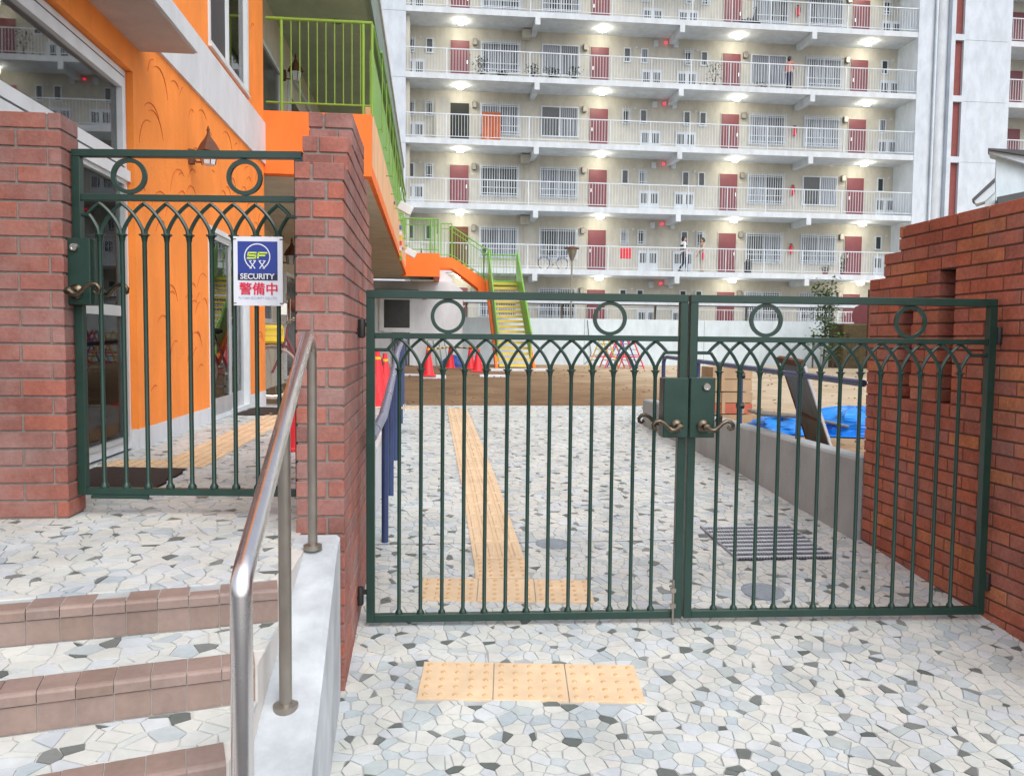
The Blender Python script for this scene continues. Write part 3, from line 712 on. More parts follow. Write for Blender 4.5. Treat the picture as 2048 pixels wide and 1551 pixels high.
def gate(name, label, origin, ang, Wd, Hh, n_bars, pitch, first, stile, rail, midz, headz, rings, ring_r, bar_r, arc_h, top_w=None):
    """local frame: x along the leaf from the left stile's outer edge, z up from the bottom bar"""
    G = thing(name, label, 'gate', origin); T = Matrix.Translation(Vector(origin)) @ Matrix.Rotation(ang, 4, 'Z')
    def put(mb, nm, m=MT['green'], parent=G, smooth=False, bevel=0, label=None, kind=None):
        mb.xf(T); return mb.build(nm, m, parent, smooth=smooth, bevel=bevel, label=label, kind=kind)
    d = stile/2
    put(MB().box(0, stile, -d, d, 0, Hh-rail), 'stile', bevel=.002); put(MB().box(Wd-stile, Wd, -d, d, 0, Hh-rail), 'stile', bevel=.002)
    put(MB().box(0, Wd, -d, d, Hh-rail, Hh), 'top_rail', bevel=.002); put(MB().box(stile, Wd-stile, -d+.002, d-.002, 0, rail), 'bottom_rail', bevel=.002)
    put(MB().box(stile, Wd-stile, -.013, .013, midz-.013, midz+.013), 'middle_rail', bevel=.002)
    xs = [first+pitch*i for i in range(n_bars)]
    for x in xs:
        put(MB().lathe([(bar_r*1.9, rail), (bar_r*1.9, rail+.010), (bar_r*1.3, rail+.018), (bar_r, rail+.024), (bar_r, headz-.035), (bar_r*1.45, headz-.012), (bar_r*1.9, headz-.006), (bar_r*2.4, headz-.005), (bar_r*2.4, headz), (bar_r*1.0, headz+.001)], (x, 0, 0), 12), 'baluster', smooth=True)
        for s_ in (1, -1):
            arc = gothic(pitch, arc_h)
            if (x == xs[0] and s_ < 0) or (x == xs[-1] and s_ > 0): arc = gothic(pitch, arc_h)[:6]
            oy = .0022*s_
            put(MB().tube([(x+s_*(u if u > .004 else .004), oy, headz+w_) for u, w_ in arc], .0080, 6), 'arch_bar', smooth=True)
    a5 = gothic(pitch, arc_h)[5]
    # ends: the outer arcs stop on a short horizontal link
    for x, s_, xe in ((xs[0], -1, stile), (xs[-1], 1, Wd-stile)):
        xx = x+s_*a5[0]; put(MB().tube([(xx, 0, headz+a5[1]), (xe, 0, headz+a5[1])], .0080, 6), 'arch_link', smooth=True)
        arc = gothic(pitch, arc_h)[5:]
        put(MB().tube([(x+s_*pitch-s_*u, 0, headz+w_) for u, w_ in arc], .0080, 6), 'arch_bar', smooth=True)
    zr = (midz+.013+Hh-rail)/2
    for x in rings:
        b = MB(); n_ = 36
        for i in range(n_):
            a0, a1 = 2*pi*i/n_, 2*pi*(i+1)/n_; q = []
            for a in (a0, a1):
                for rr, yy in ((ring_r-.017, -.008), (ring_r, -.008), (ring_r, .008), (ring_r-.017, .008)): q.append((x+rr*cos(a), yy, zr+rr*sin(a)))
            b.add(q, [(j, (j+1) % 4, 4+(j+1) % 4, 4+j) for j in range(4)])
        put(b, 'ring', smooth=True)
        put(MB().tube([(x, 0, zr+ring_r-.004), (x, 0, Hh-rail+.002)], .009, 8).tube([(x, 0, zr-ring_r+.004), (x, 0, midz+.012)], .009, 8), 'ring_stud')
    return G, put
# left leaf of the double gate
GA = math.atan2(-.045, 1.5)
HB = .100; HH = 1.545
Lx = Vector((-.288, 3.730, HB))
gl, put = gate('gate_leaf', 'left leaf of the dark green double gate, lever handle and lock at its right edge', Lx, GA, 1.498, HH, 13, .1, .150, .038, .036, 1.338, 1.188, (.372, 1.128),   .080, .0090, .138)
bx = put(MB().box(1.498-.118, 1.499, -.048, .036, .875, 1.155), 'lock_box', bevel=.003)
lv = lever_mesh(-1).xf(Matrix.Translation((1.498-.055, -.048, .93))); put(lv, 'lever', MT['bronze'], bx, smooth=True)
lv = lever_mesh(-1).xf(Matrix.Translation((1.498-.075, .036, .94)) @ Matrix.Scale(-1, 4, (0, 1, 0))); put(lv, 'lever', MT['bronze'], bx, smooth=True)
put(MB().tube([(1.452, -.028, .19), (1.452, -.028, -.045)], .0065, 10).box(1.440, 1.464, -.034, -.018, .055, .075).box(1.440, 1.464, -.034, -.018, .13, .15).tube([(1.452, -.03, .165), (1.430, -.045, .165)], .005, 8), 'drop_bolt', MT['dull_steel'], smooth=True)
def hinge(side, x, z):
    b = MB().lathe([(.016, 0), (.017, .004), (.017, .078), (.016, .082)], (x, -.005, z), 14).lathe([(.011, -.004), (.011, .0)], (x, -.005, z), 12)
    b.box(min(x, x-side*.055), max(x, x-side*.055), -.013, .006, z+.012, z+.042).box(min(x, x+side*.03), max(x, x+side*.03), -.012, .005, z+.048, z+.068); return b
put(hinge(1, -.022, 1.33), 'hinge', MT['black'], smooth=True); put(hinge(1, -.030, .085), 'hinge', MT['black'], smooth=True)
# right leaf
dx = Vector((cos(GA), sin(GA), 0)); Rx = Lx+dx*1.508
GB = math.atan2(-.055, 1.42)
gr2, put = gate('gate_leaf', 'right leaf of the dark green double gate, with a keyhole above its lever handle', Rx, GB, 1.505, HH, 13, .0990, .150, .038, .036, 1.338, 1.188, (.37, 1.08),   .080, .0090, .138)
bx = put(MB().box(-.001, .118, -.050, .036, .875, 1.157), 'lock_box', bevel=.003)
put(MB().lathe([(.0185, 0), (.019, -.007), (.016, -.012), (.010, -.012), (.009, -.009), (.002, -.009)], (.075, -.050, 1.115), 20, axis='Y'), 'key_cylinder', MT['chrome'], bx, smooth=True)
lv = lever_mesh(1).xf(Matrix.Translation((.062, -.050, .93))); put(lv, 'lever', MT['bronze'], bx, smooth=True)
lv = lever_mesh(1).xf(Matrix.Translation((.070, .036, .945)) @ Matrix.Scale(-1, 4, (0, 1, 0))); put(lv, 'lever', MT['bronze'], bx, smooth=True)
put(hinge(-1, 1.505+.018, 1.33), 'hinge', MT['black'], smooth=True); put(hinge(-1, 1.505+.014, .12), 'hinge', MT['black'], smooth=True)
# small gate on the terrace
SA = math.atan2(-.095, .955)
Sx = Vector((-1.478, 3.545, .750))
gs_, put = gate('small_gate', 'small dark green gate on the terrace carrying the blue and white security sign', Sx, SA, .955, 1.444, 9, .0932, .105, .034, .030, 1.248, 1.098, (.232, .712), .074, .0092, .128)
bx = put(MB().box(-.034, .088, -.052, .028, .80, 1.075), 'lock_box', bevel=.003)
put(MB().lathe([(.0175, 0), (.018, -.007), (.015, -.012), (.009, -.012), (.008, -.009), (.002, -.009)], (.026, -.052, 1.036), 20, axis='Y'), 'key_cylinder', MT['chrome'], bx, smooth=True)
lv = lever_mesh(1).xf(Matrix.Translation((.030, -.052, .855))); put(lv, 'lever', MT['bronze'], bx, smooth=True)
lv = lever_mesh(1).xf(Matrix.Translation((.050, .028, .865)) @ Matrix.Scale(-1, 4, (0, 1, 0))); put(lv, 'lever', MT['bronze'], bx, smooth=True)
put(MB().tube([(.30, -.02, -.006), (.06, -.02, -.006)], .008, 8), 'bottom_bolt')
put(MB().box(.953, .975, -.02, .02, 1.30, 1.42), 'hinge', MT['green'])
# security sign
sg = thing('security_sign', 'white sign with blue square and red characters tied to the small gate', 'sign', Sx+Vector((.75, -.12, .9)))
T = Matrix.Translation(Sx) @ Matrix.Rotation(SA, 4, 'Z') @ Matrix.Translation((.668, -.0175, .806))
def sput(mb, nm, m, parent=sg, **k): mb.xf(T); return mb.build(nm, m, parent, **k)
SW, SH = .205, .286
plate = sput(MB().box(0, SW, -.0015, .0015, 0, SH), 'plate', MT['sign_w'])
sput(MB().box(.018, SW-.021, -.0024, -.0008, .132, SH-.020), 'blue_field', MT['sign_b'])
sput(MB().box(.018, SW-.021, -.0026, -.0008, .105, .1315), 'dark_band', MT['sign_k'])
def flat_ring(c, r0, r1, y, a0=0, a1=2*pi, n=40):
    b = MB(); q = []
    for i in range(n+1):
        a = a0+(a1-a0)*i/n; q += [(c[0]+r0*cos(a), y, c[1]+r0*sin(a)), (c[0]+r1*cos(a), y, c[1]+r1*sin(a))]
    b.add(q, [(2*i, 2*i+1, 2*i+3, 2*i+2) for i in range(n)]); return b
cc = (.100, .203)
lg = flat_ring(cc, .050, .0545, -.0034, radians(-55), radians(235))
def stroke(b, p, w, y):
    for (x0_, z0_), (x1_, z1_) in zip(p, p[1:]):
        L = math.hypot(x1_-x0_, z1_-z0_) or 1; nx, nz = -(z1_-z0_)/L*w/2, (x1_-x0_)/L*w/2; ex, ez = (x1_-x0_)/L*w*.3, (z1_-z0_)/L*w*.3
        b.add([(x0_-ex+nx, y, z0_-ez+nz), (x0_-ex-nx, y, z0_-ez-nz), (x1_+ex-nx, y, z1_+ez-nz), (x1_+ex+nx, y, z1_+ez+nz)], [(0, 1, 2, 3)])
    return b
for o_ in (-.020, .020):
    cx_ = cc[0]+o_
    stroke(lg, [(cx_-.013, .186), (cx_+.010, .1545)], .0042, -.0035); stroke(lg, [(cx_+.013, .186), (cx_-.010, .1545)], .0042, -.0036)
    stroke(lg, [(cx_-.013, .186), (cx_-.004, .186)], .0035, -.0035); stroke(lg, [(cx_+.013, .186), (cx_+.004, .186)], .0035, -.0035)
stroke(lg, [(cc[0]-.031, .158), (cc[0]-.024, .1545)], .004, -.0035); stroke(lg, [(cc[0]+.031, .158), (cc[0]+.024, .1545)], .004, -.0035)
sput(lg, 'round_emblem', MT['sign_w'], fix=False)
y_ = MB()
for p in ([(.096, .219), (.064, .219), (.062, .208), (.094, .208), (.092, .197), (.059, .197)], [(.140, .219), (.106, .219), (.103, .197)], [(.132, .208), (.106, .208)]): stroke(y_, p, .0062, -.0037)
sput(y_, 'emblem_letters', MT['sign_y'], fix=False)
def text(body, size, x, z, m, width=None, bold=0., sx=1, name='lettering', heavy=((0, 0),)):
    cv = bpy.data.curves.new('t', 'FONT'); cv.body = body; cv.size = size; cv.offset = bold*size; cv.fill_mode = 'FRONT'
    ob = bpy.data.objects.new('t', cv); COL.objects.link(ob)
    dg = bpy.context.evaluated_depsgraph_get(); me = bpy.data.meshes.new_from_object(ob.evaluated_get(dg))
    bpy.data.objects.remove(ob)
    xs_ = [v.co.x for v in me.vertices]; zs_ = [v.co.y for v in me.vertices]
    k = (width/(max(xs_)-min(xs_))) if width else 1; kz = 1 if not width else size*.74/(max(zs_)-min(zs_)) if sx == 2 else k
    vs = [((v.co.x-min(xs_))*k+x, -.0039, (v.co.y-min(zs_))*kz+z) for v in me.vertices]
    b = MB(); fs_ = [tuple(p.vertices) for p in me.polygons]; bpy.data.meshes.remove(me)
    for q_, (ax, az) in enumerate(heavy): b.add([(vx+ax, vy-.0001*q_, vz+az) for vx, vy, vz in vs], fs_)
    return sput(b, name, m, fix=False)
text('SECURITY', .03, .029, .1095, MT['sign_w'], width=.143, bold=.022)
text('警備中', .06, .024, .045, MT['sign_r'], width=.157, heavy=((0, 0), (.0012, 0), (.0024, 0), (.0006, .0010), (.0018, .0010)))
text('FUTABA SECURITY CO.,LTD', .02, .022, .026, MT['sign_t'], width=.158)
for (a, c) in ((.006, .275), (SW-.006, .275), (.006, .010), (SW-.006, .010)): sput(MB().box(a-.006, a+.006, -.004, .012, c-.0015, c+.0015), 'cable_tie', MT['black'])

# ------------------------------------------------------------------ orange kindergarten building
WX = -1.95
ob_ = thing('kindergarten_building', 'bright orange building with white bands, big windows and a green railed balcony', 'building', (-3, 8, .66))
def wall_yz(name, x0, x1, y0, y1, z0, z1, holes, m, parent=ob_):
    """wall in the Y-Z plane with rectangular holes, as one mesh of butted boxes"""
    ys_ = sorted({y0, y1, *[h[0] for h in holes], *[h[1] for h in holes]}); b = MB()
    for a, c in zip(ys_, ys_[1:]):
        zs_ = [(h[2], h[3]) for h in holes if h[0] <= a+1e-6 and h[1] >= c-1e-6]
        cur = z0
        for (u, v) in sorted(zs_):
            if u > cur: b.box(x0, x1, a, c, cur, u)
            cur = v
        if cur < z1: b.box(x0, x1, a, c, cur, z1)
    return b.build(name, m, parent)
W1 = (2.4, 5.60, .67, 3.16); DR = (7.36, 8.95, .655, 2.42); UW = (7.44, 9.00, 4.00, 6.40)
wall_yz('wall', WX-.16, WX, 2.2, 9.80, .80, 3.46, [(2.4, 5.6, .6, 3.16), (7.36, 8.95, .6, 2.42)], MT['orange'])
MB().box(WX-.16, WX+.006, 5.60, 7.36, .60, .80).build('baseboard', MT['offwhite'], ob_); MB().box(WX-.16, WX+.006, 8.95, 9.806, .60, .80).build('baseboard', MT['offwhite'], ob_)
MB().box(WX-.16, WX+.022, 5.74, 9.815, 3.46, 3.935).box(WX-.16, WX+.022, 2.2, 5.738, 3.46, 3.935).build('white_band', MT['offwhite'], ob_)
wall_yz('wall', WX-.16, WX, 2.2, 9.80, 3.935, 8.2, [UW], MT['orange'])
MB().box(WX-.5, WX-.161, 9.70, 9.80, .6, 8.2).build('end_wall', MT['orange'], ob_)
MB().box(WX, -1.572, 2.2, 5.745, 3.345, 3.46).build('canopy', MT['offwhite'], ob_)
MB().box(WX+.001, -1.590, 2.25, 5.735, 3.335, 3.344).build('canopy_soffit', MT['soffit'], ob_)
# trowel ridges in the stucco
b = MB(); r = random.Random(5)
for i in range(150):
    y = r.uniform(5.7, 9.7); z = r.choice([r.uniform(.9, 3.35), r.uniform(.9, 3.35), r.uniform(4.0, 6.5)])
    R__ = r.uniform(.09, .25); a0 = r.uniform(.1, 1.1); sp = r.uniform(.9, 1.9); s_ = -1
    if 7.25 < y < 9.05 and (z < 2.55 or z > 3.8): continue
    q = []
    for k in range(9):
        t = a0+sp*k/8; q.append((WX+.0008, y+s_*R__*cos(t)*1.0, z+R__*1.15*sin(t)))
    if max(p[1] for p in q) > 9.78 or min(p[1] for p in q) < 5.62 or any(7.33 < p[1] < 8.98 and p[2] < 2.45 for p in q): continue
    if any(3.40 < p[2] < 3.98 for p in q): continue
    b.tube(q, [.0010, .003, .0045, .005, .005, .0046, .004, .003, .001], 5)
b.build('trowel_ridge', MT['ridge'], ob_, kind='stuff', fix=False)
# big near window
def frame_yz(b, x0, x1, y0, y1, z0, z1, w):
    b.box(x0, x1, y0, y0+w, z0, z1).box(x0, x1, y1-w, y1, z0, z1).box(x0, x1, y0+w, y1-w, z1-w, z1).box(x0, x1, y0+w, y1-w, z0, z0+w); return b
FX0, FX1 = WX-.09, WX-.045
w1 = frame_yz(MB(), FX0, FX1, 2.405, 5.595, .675, 3.155, .05)
w1.box(FX0-.0, FX1+.025, 2.41, 5.59, 2.44, 2.51).box(FX0, FX1+.012, 2.455, 5.545, 2.530, 2.60).box(FX0, FX1-.005, 2.455, 5.545, 2.51, 2.53)
w1.box(FX0, FX1+.012, 2.455, 5.545, 3.03, 3.10).box(FX0, FX1+.012, 3.93, 3.99, 2.60, 3.03).box(FX0, FX1+.012, 5.50, 5.545, 2.60, 3.03)
win1 = w1.build('window', MT['frame'], ob_)
MB().box(FX0+.015, FX0+.021, 2.455, 3.93, 2.60, 3.03).build('pane', MT['glass'], win1); MB().box(FX0+.015, FX0+.021, 3.99, 5.50, 2.60, 3.03).build('pane', MT['glass'], win1)
MB().box(FX1+.001, FX1+.006, 2.46, 5.54, 2.516, 2.524).box(FX1+.0125, FX1+.0145, 2.46, 5.54, 3.100, 3.106).build('gasket', MT['black'], win1)
d1 = frame_yz(MB(), FX0+.0, FX1+.010, 4.83, 5.545, .73, 2.44, .028).box(FX0+.002, FX1+.006, 4.86, 5.52, 1.555, 1.62).build('glass_door', MT['frame_al'], ob_)
MB().box(FX0+.02, FX0+.026, 4.858, 5.517, .758, 1.555).build('pane', MT['glass2'], d1); MB().box(FX0+.02, FX0+.026, 4.858, 5.517, 1.62, 2.412).build('pane', MT['glass2'], d1)
MB().box(FX1-.02, FX1+.016, 4.79, 4.825, .676, 2.439).build('door_post', MT['frame'], ob_)
d2 = frame_yz(MB(), FX0+.002, FX1+.004, 2.46, 4.785, .73, 2.44, .04).build('glass_door', MT['frame'], ob_)
MB().box(FX0+.02, FX0+.026, 2.50, 4.745, .77, 2.40).build('pane', MT['glass'], d2)
# interior: curtain, dark room
b = MB(); pts = []
n_ = 90
for i in range(n_+1):
    y = 2.3+3.35*i/n_; pts.append((WX-.19+.028*sin(i*.9)+.012*sin(i*2.3), y))
b.add([(x, y, z) for x, y in pts for z in (.69, 2.44)], [(2*i, 2*i+2, 2*i+3, 2*i+1) for i in range(n_)])
b.build('curtain', MT['curtain'], ob_, smooth=True, fix=False)
MB().box(WX-.34, WX-.33, 2.3, 5.65, 2.50, 3.15).build('added_pane_backing', MT['beige'], ob_)  # unseen beige sheet added behind the upper panes to brighten them
MB().box(WX-2.2, WX-.165, 2.25, 9.65, .60, .66).build('room_floor', MT['wood'], ob_)
MB().box(WX-2.3, WX-2.2, 2.25, 9.65, .60, 3.4).box(WX-2.2, WX-.165, 2.15, 2.25, .6, 3.4).box(WX-2.2, WX-.165, 6.9, 7.0, .66, 3.3).build('room_wall', MT['beige'], ob_)
MB().box(WX-2.2, WX-.165, 2.25, 9.65, 3.32, 3.40).build('room_ceiling', MT['offwhite'], ob_)
MB().box(WX-1.2, WX-1.12, 2.6, 5.4, 2.56, 2.92).build('room_beam', MT['wood'], ob_)
MB().box(WX-.162-.02, WX-.162, 7.36, 8.95, .66, 2.42).build('room_wall', MT['shade_dark'], ob_) if False else None
MB().box(WX-1.5, WX-1.45, 7.0, 9.6, .66, 3.3).build('room_wall', MT['beige'], ob_)
# children's things just inside the sliding door
MB().box(WX-.9, WX-.6, 7.6, 8.3, .67, 1.0).build('shelf', MT['wood'], ob_); MB().box(WX-.92, WX-.62, 8.3, 8.9, .67, 1.25).build('shelf', MT['bgreen'], ob_)
MB().box(WX-.7, WX-.4, 7.5, 7.9, .67, 1.3).build('shelf', MT['bgreen'], ob_)
# sliding door
dd = frame_yz(MB(), WX-.10, WX+.010, 7.362, 8.948, .662, 2.418, .045).build('sliding_door', MT['frame'], ob_)
for (ya, yb_, dxx) in ((7.41, 8.20, .0), (8.14, 8.90, -.045)):
    f_ = frame_yz(MB(), WX-.040+dxx, WX-.005+dxx, ya, yb_, .71, 2.37, .055)
    f_.box(WX-.04+dxx, WX-.005+dxx, ya+.055, yb_-.055, .765, .86).build('door_leaf', MT['frame_al'], ob_)
    MB().box(WX-.026+dxx, WX-.020+dxx, ya+.055, yb_-.055, .86, 2.315).build('pane', MT['glass'], dd)
MB().box(WX-.1, WX+.03, 7.36, 8.95, .655, .675).build('threshold', MT['frame_al'], ob_)
# upper window
uw = frame_yz(MB(), WX-.07, WX+.012, 7.445, 8.995, 4.005, 6.395, .05).box(WX-.05, WX-.01, 8.18, 8.24, 4.055, 6.345).box(WX-.07, WX+.03, 7.445, 8.995, 3.985, 4.005).build('window', MT['frame'], ob_)
MB().box(WX-.04, WX-.034, 7.495, 8.18, 4.055, 6.345).build('pane', MT['blind'], uw); MB().box(WX-.04, WX-.034, 8.24, 8.945, 4.055, 6.345).build('pane', MT['glass'], uw)
MB().box(WX-.5, WX-.45, 7.3, 9.1, 3.95, 6.5).build('room_wall', MT['beige'], ob_)
# balcony: floor edge, ceiling, side parapet
BX = -.70
MB().box(WX-.02, BX, 9.80, 9.96, 3.36, 4.085).build('balcony_front', MT['orange2'], ob_)
MB().box(BX-.10, BX-.002, 9.96, 24.0, 3.36, 3.52).build('balcony_edge', MT['orange2'], ob_)
MB().box(BX-.085, BX-.012, 9.96, 24.0, 3.521, 4.22).build('balcony_side', MT['lit_peach'], ob_)
MB().box(-3.0, BX-.101, 9.961, 26.0, 3.40, 4.05).build('balcony_slab', MT['beige'], ob_)
MB().box(BX-.06, BX-.022, 10.35, 22.5, 4.221, 5.02).build('side_panel', MT['bgreen'], ob_)
MB().tube([(BX+.005, 9.99, 5.17), (BX+.005, 22.3, 5.17)], .022, 8).tube([(BX+.028, 11.3, 5.34), (BX+.028, 22.2, 5.34)], .020, 8).build('side_handrail', MT['bgreen'], ob_, smooth=True)
for i in range(11):
    y = 11.5+i*1.08
    MB().tube([(BX-.045, y, 5.33), (BX+.028, y, 5.33)], .008, 6).tube([(BX+.028, y, 5.33), (BX+.028, y, 4.3)], .009, 6).tube([(BX-.045, y, 4.35), (BX+.028, y, 4.35)], .008, 6).build('rail_bracket', MT['rgreen'], ob_)
for i in range(7):
    y = 13.2+i*1.6; MB().tube([(BX-.01, y, 4.05), (BX+.085, y, 4.05)], .010, 6).build('wall_bracket', MT['rgreen'], ob_)
rl = MB().tube([(WX+.02, 9.86, 5.165), (BX+.005, 9.86, 5.165), (BX+.005, 9.99, 5.165)], .020, 8).tube([(WX+.02, 9.86, 4.20), (BX, 9.86, 4.20)], .012, 8).build('balcony_railing', MT['rgreen'], ob_, smooth=True)
for x in (WX+.20, BX-.10, BX+.003): MB().tube([(x, 9.86, 4.085), (x, 9.86, 5.15)], .018, 8).build('post', MT['rgreen'], rl, smooth=True)
for i in range(9):
    x = WX+.31+i*.101; MB().tube([(x, 9.86, 4.2), (x, 9.86, 5.15)], .0065, 6).build('baluster', MT['rgreen'], rl)
# upper storey beyond the balcony
CZ = 5.98
MB().box(-3.0, -.845, 9.80, 24.5, CZ, CZ+.10).build('balcony_ceiling', MT['ceil'], ob_)
MB().box(-.845, -.80, 9.5, 24.5, CZ-.05, 6.62).build('roof_fascia', MT['roofgrey'], ob_)
MB().box(-.80, -.77, 9.4, 24.5, 6.55, 6.66).build('roof_flashing', MT['offwhite'], ob_)
MB().box(-3.0, -.80, 9.4, 24.5, 6.62, 6.80).build('roof', MT['roofgrey'], ob_)
MB().box(-2.36, -2.22, 9.81, 24.0, 4.05, CZ).build('upper_wall', MT['beige'], ob_)
for (ya, yb_) in ((10.6, 12.2), (13.0, 15.6), (16.6, 19.5)):
    u = frame_yz(MB(), -2.218, -2.17, ya, yb_, 4.12, 5.6 if ya > 12 else 5.3, .06).build('balcony_window', MT['frame'], ob_)
    MB().box(-2.212, -2.2, ya+.06, yb_-.06, 4.18, 5.24).build('pane', MT['apane_dark'], u)
MB().box(-2.215, -2.02, 9.83, 10.0, 4.08, CZ-.01).build('shade_block', MT['shade_dark'], ob_)  # solid near-black box; shade of the opening is in its colour
MB().lathe([(.09, 0), (.08, -.015), (.0, -.018)], (-1.35, 12.0, CZ), 20).build('downlight', MT['darkgrey'], ob_)
# ground floor recess wall
MB().box(-3.05, -2.9, 9.81, 26.0, .4, 3.36).box(-2.9, -2.46, 9.70, 9.80, .4, 3.36).build('recess_wall', MT['beige'], ob_)
MB().box(-3.05, -.76, 9.97, 26.0, 3.355, 3.395).build('soffit', MT['beige'], ob_)
for (ya, yb_, z0, z1) in ((12.9, 15.0, 1.7, 2.75), (16.4, 18.4, .6, 2.75)):
    u = frame_yz(MB(), -2.898, -2.85, ya, yb_, z0, z1, .07).build('recess_window', MT['frame'], ob_)
    MB().box(-2.892, -2.87, ya+.07, yb_-.07, z0+.07, z1-.07).build('pane', MT['apane_dark'], u)
# far part: orange box on the upper landing and the white ground floor
MB().box(-.84, .29, 24.0, 24.2, 3.30, 3.985).box(.12, .29, 24.2, 27.5, 3.30, 3.985).build('landing_front', MT['orange2'], ob_)
MB().box(-.84, .119, 24.201, 27.5, 3.45, 3.95).build('landing_slab', MT['beige'], ob_)
b = MB(); b.prism([(-3.05, 26, .4), (1.06, 26, .4), (1.06, 26, 3.02), (.70, 26, 3.30), (-3.05, 26, 3.30)], (0, 2.2, 0)); b.build('far_wall', MT['offwhite'], ob_)
MB().prism([(.13, 26.3, 3.30), (.72, 26.3, 3.30), (.72, 26.3, 3.42), (.5, 26.3, 3.62), (.13, 26.3, 3.78)], (0, 1.0, 0)).build('far_wall', MT['offwhite'], ob_)
fw = MB().box(-1.60, -1.46, 25.93, 25.998, 1.70, 2.85).box(-.64, -.50, 25.93, 25.998, .60, 2.85).box(-1.46, -.64, 25.93, 25.998, 2.70, 2.85).box(-1.46, -.64, 25.93, 25.998, 1.66, 1.80).build('far_window', MT['frame'], ob_)
MB().box(-1.46, -.64, 25.95, 25.99, 1.80, 2.70).build('pane', MT['apane_dark'], fw); MB().box(-1.2, -.64, 25.95, 25.99, .62, 1.66).build('pane', MT['apane'], fw)
MB().box(-1.72, -.36, 25.6, 25.998, 2.93, 3.02).build('window_canopy', MT['roofgrey'], ob_)
MB().box(-.25, -.10, 25.97, 25.998, 2.72, 2.78).build('house_plate', MT['maroon'], ob_)
rl = MB().tube([(-.80, 24.1, 5.0), (.24, 24.1, 5.0), (.24, 27.2, 5.0)], .022, 8).tube([(-.80, 24.1, 4.10), (.24, 24.1, 4.10)], .014, 6).tube([(-.80, 24.1, 4.82), (.24, 24.1, 4.82)], .012, 6).build('landing_railing', MT['bgreen'], ob_, smooth=True)
for x in (-.75, .02, .13, .24): MB().tube([(x, 24.1, 3.98), (x, 24.1, 5.0)], .02, 6).build('post', MT['bgreen'], rl)
for i in range(11): MB().tube([(-.7+i*.085, 24.1, 4.1), (-.7+i*.085, 24.1, 5.0)], .008, 5).build('baluster', MT['bgreen'], rl)
MB().box(-.80, -.30, 24.6, 24.8, 3.99, 4.35).build('air_conditioner', MT['offwhite'], ob_)

# outside stairs: flight one sideways, landing, flight two towards the yard
st = thing('outside_stairs', 'green and orange outside staircase with open yellow treads at the end of the yard', 'stairs', (2.4, 25, .58))
P_ = [(.30, 4.18), (.74, 4.18), (1.98, 3.36), (2.02, 2.97), (1.62, 2.97), (1.62, 3.17), (.72, 3.84), (.30, 3.84)]
for yy_ in (27.0, 28.0): MB().prism([(x, yy_, z) for x, z in P_], (0, .10, 0)).build('upper_stringer', MT['orange2'], st)
for i in range(6):
    x = .80+i*.205; z = 4.10-.135*i; MB().box(x, x+.24, 27.1, 28.0, z-.04, z).build('tread', MT['olive_y'], st)
def rail_seg(name, m, pts, step, h, lower=.08, par=st):
    """railing: top tube, second tube, bottom tube with balusters; pts = floor line"""
    P = [Vector(p) for p in pts]; up = Vector((0, 0, 1))
    o = MB().tube([p+up*h for p in P], .022, 8).tube([p+up*(h-.16) for p in P], .014, 6).tube([p+up*lower for p in P], .014, 6).build(name, m, par, smooth=True)
    for a, b__ in zip(P, P[1:]):
        L = (b__-a).length; n__ = max(1, int(L/step))
        for i in range(n__+1):
            q = a+(b__-a)*(i/n__); big = i in (0, n__)
            MB().tube([q, q+up*h], .02 if big else .008, 6 if big else 5).build('post' if big else 'baluster', m, o)
    return o
rail_seg('stair_railing', MT['bgreen'], [(.36, 27.0, 4.19), (.72, 27.0, 4.19)], .11, 1.1)
rail_seg('stair_railing', MT['bgreen'], [(.74, 27.0, 4.17), (1.80, 27.0, 3.50), (2.02, 27.0, 3.44)], .10, 1.02)
MB().box(1.84, 3.05, 26.95, 28.15, 3.30, 3.42).build('landing', MT['bgreen'], st)
rail_seg('stair_railing', MT['bgreen'], [(1.86, 28.1, 3.42), (3.02, 28.1, 3.42)], .11, 1.0)
y0_, z0_, y1_, z1_ = 22.65, .60, 26.95, 3.42
for x, mm in ((1.86, MT['orange2']), (2.93, MT['orange2'])):
    b = MB(); b.prism([(x, y0_-.05, z0_), (x, y0_-.05, z0_+.12), (x, y1_, z1_+.02), (x, y1_, z1_-.20), (x, y0_+.22, z0_)], (.07, 0, 0)); b.build('stringer', mm, st)
    b = MB(); xx = x+(.075 if x < 2 else -.035)
for x in (1.94, 2.90):   # solid green parapets, taller towards the top
    b = MB(); b.prism([(x, y0_+.35, z0_+.22), (x, y0_+.35, z0_+(1.08 if x > 2.5 else .95)), (x, y1_+.0, z1_+1.0), (x, y1_+.0, z1_-.12)], (.030, 0, 0)); b.build('side_panel', MT['bgreen'], st)
MB().tube([(2.915, y0_+.3, z0_+1.05), (2.915, y1_, z1_+1.02)], .028, 8).tube([(1.955, y0_+.3, z0_+1.05), (1.955, y1_, z1_+1.02)], .024, 8).build('handrail', MT['bgreen'], st, smooth=True)
NT = 17
for i in range(NT):
    t = (i+.5)/NT; y = y0_+(y1_-y0_)*t; z = z0_+(z1_-z0_)*(i+1)/(NT+.4)
    MB().box(1.972, 2.898, y-.13, y+.12, z-.075, z).build('tread', MT['olive_y'], st)
MB().box(1.70, 3.35, 22.2, 22.9, .45, .64).build('base_pad', MT['offwhite'], st)

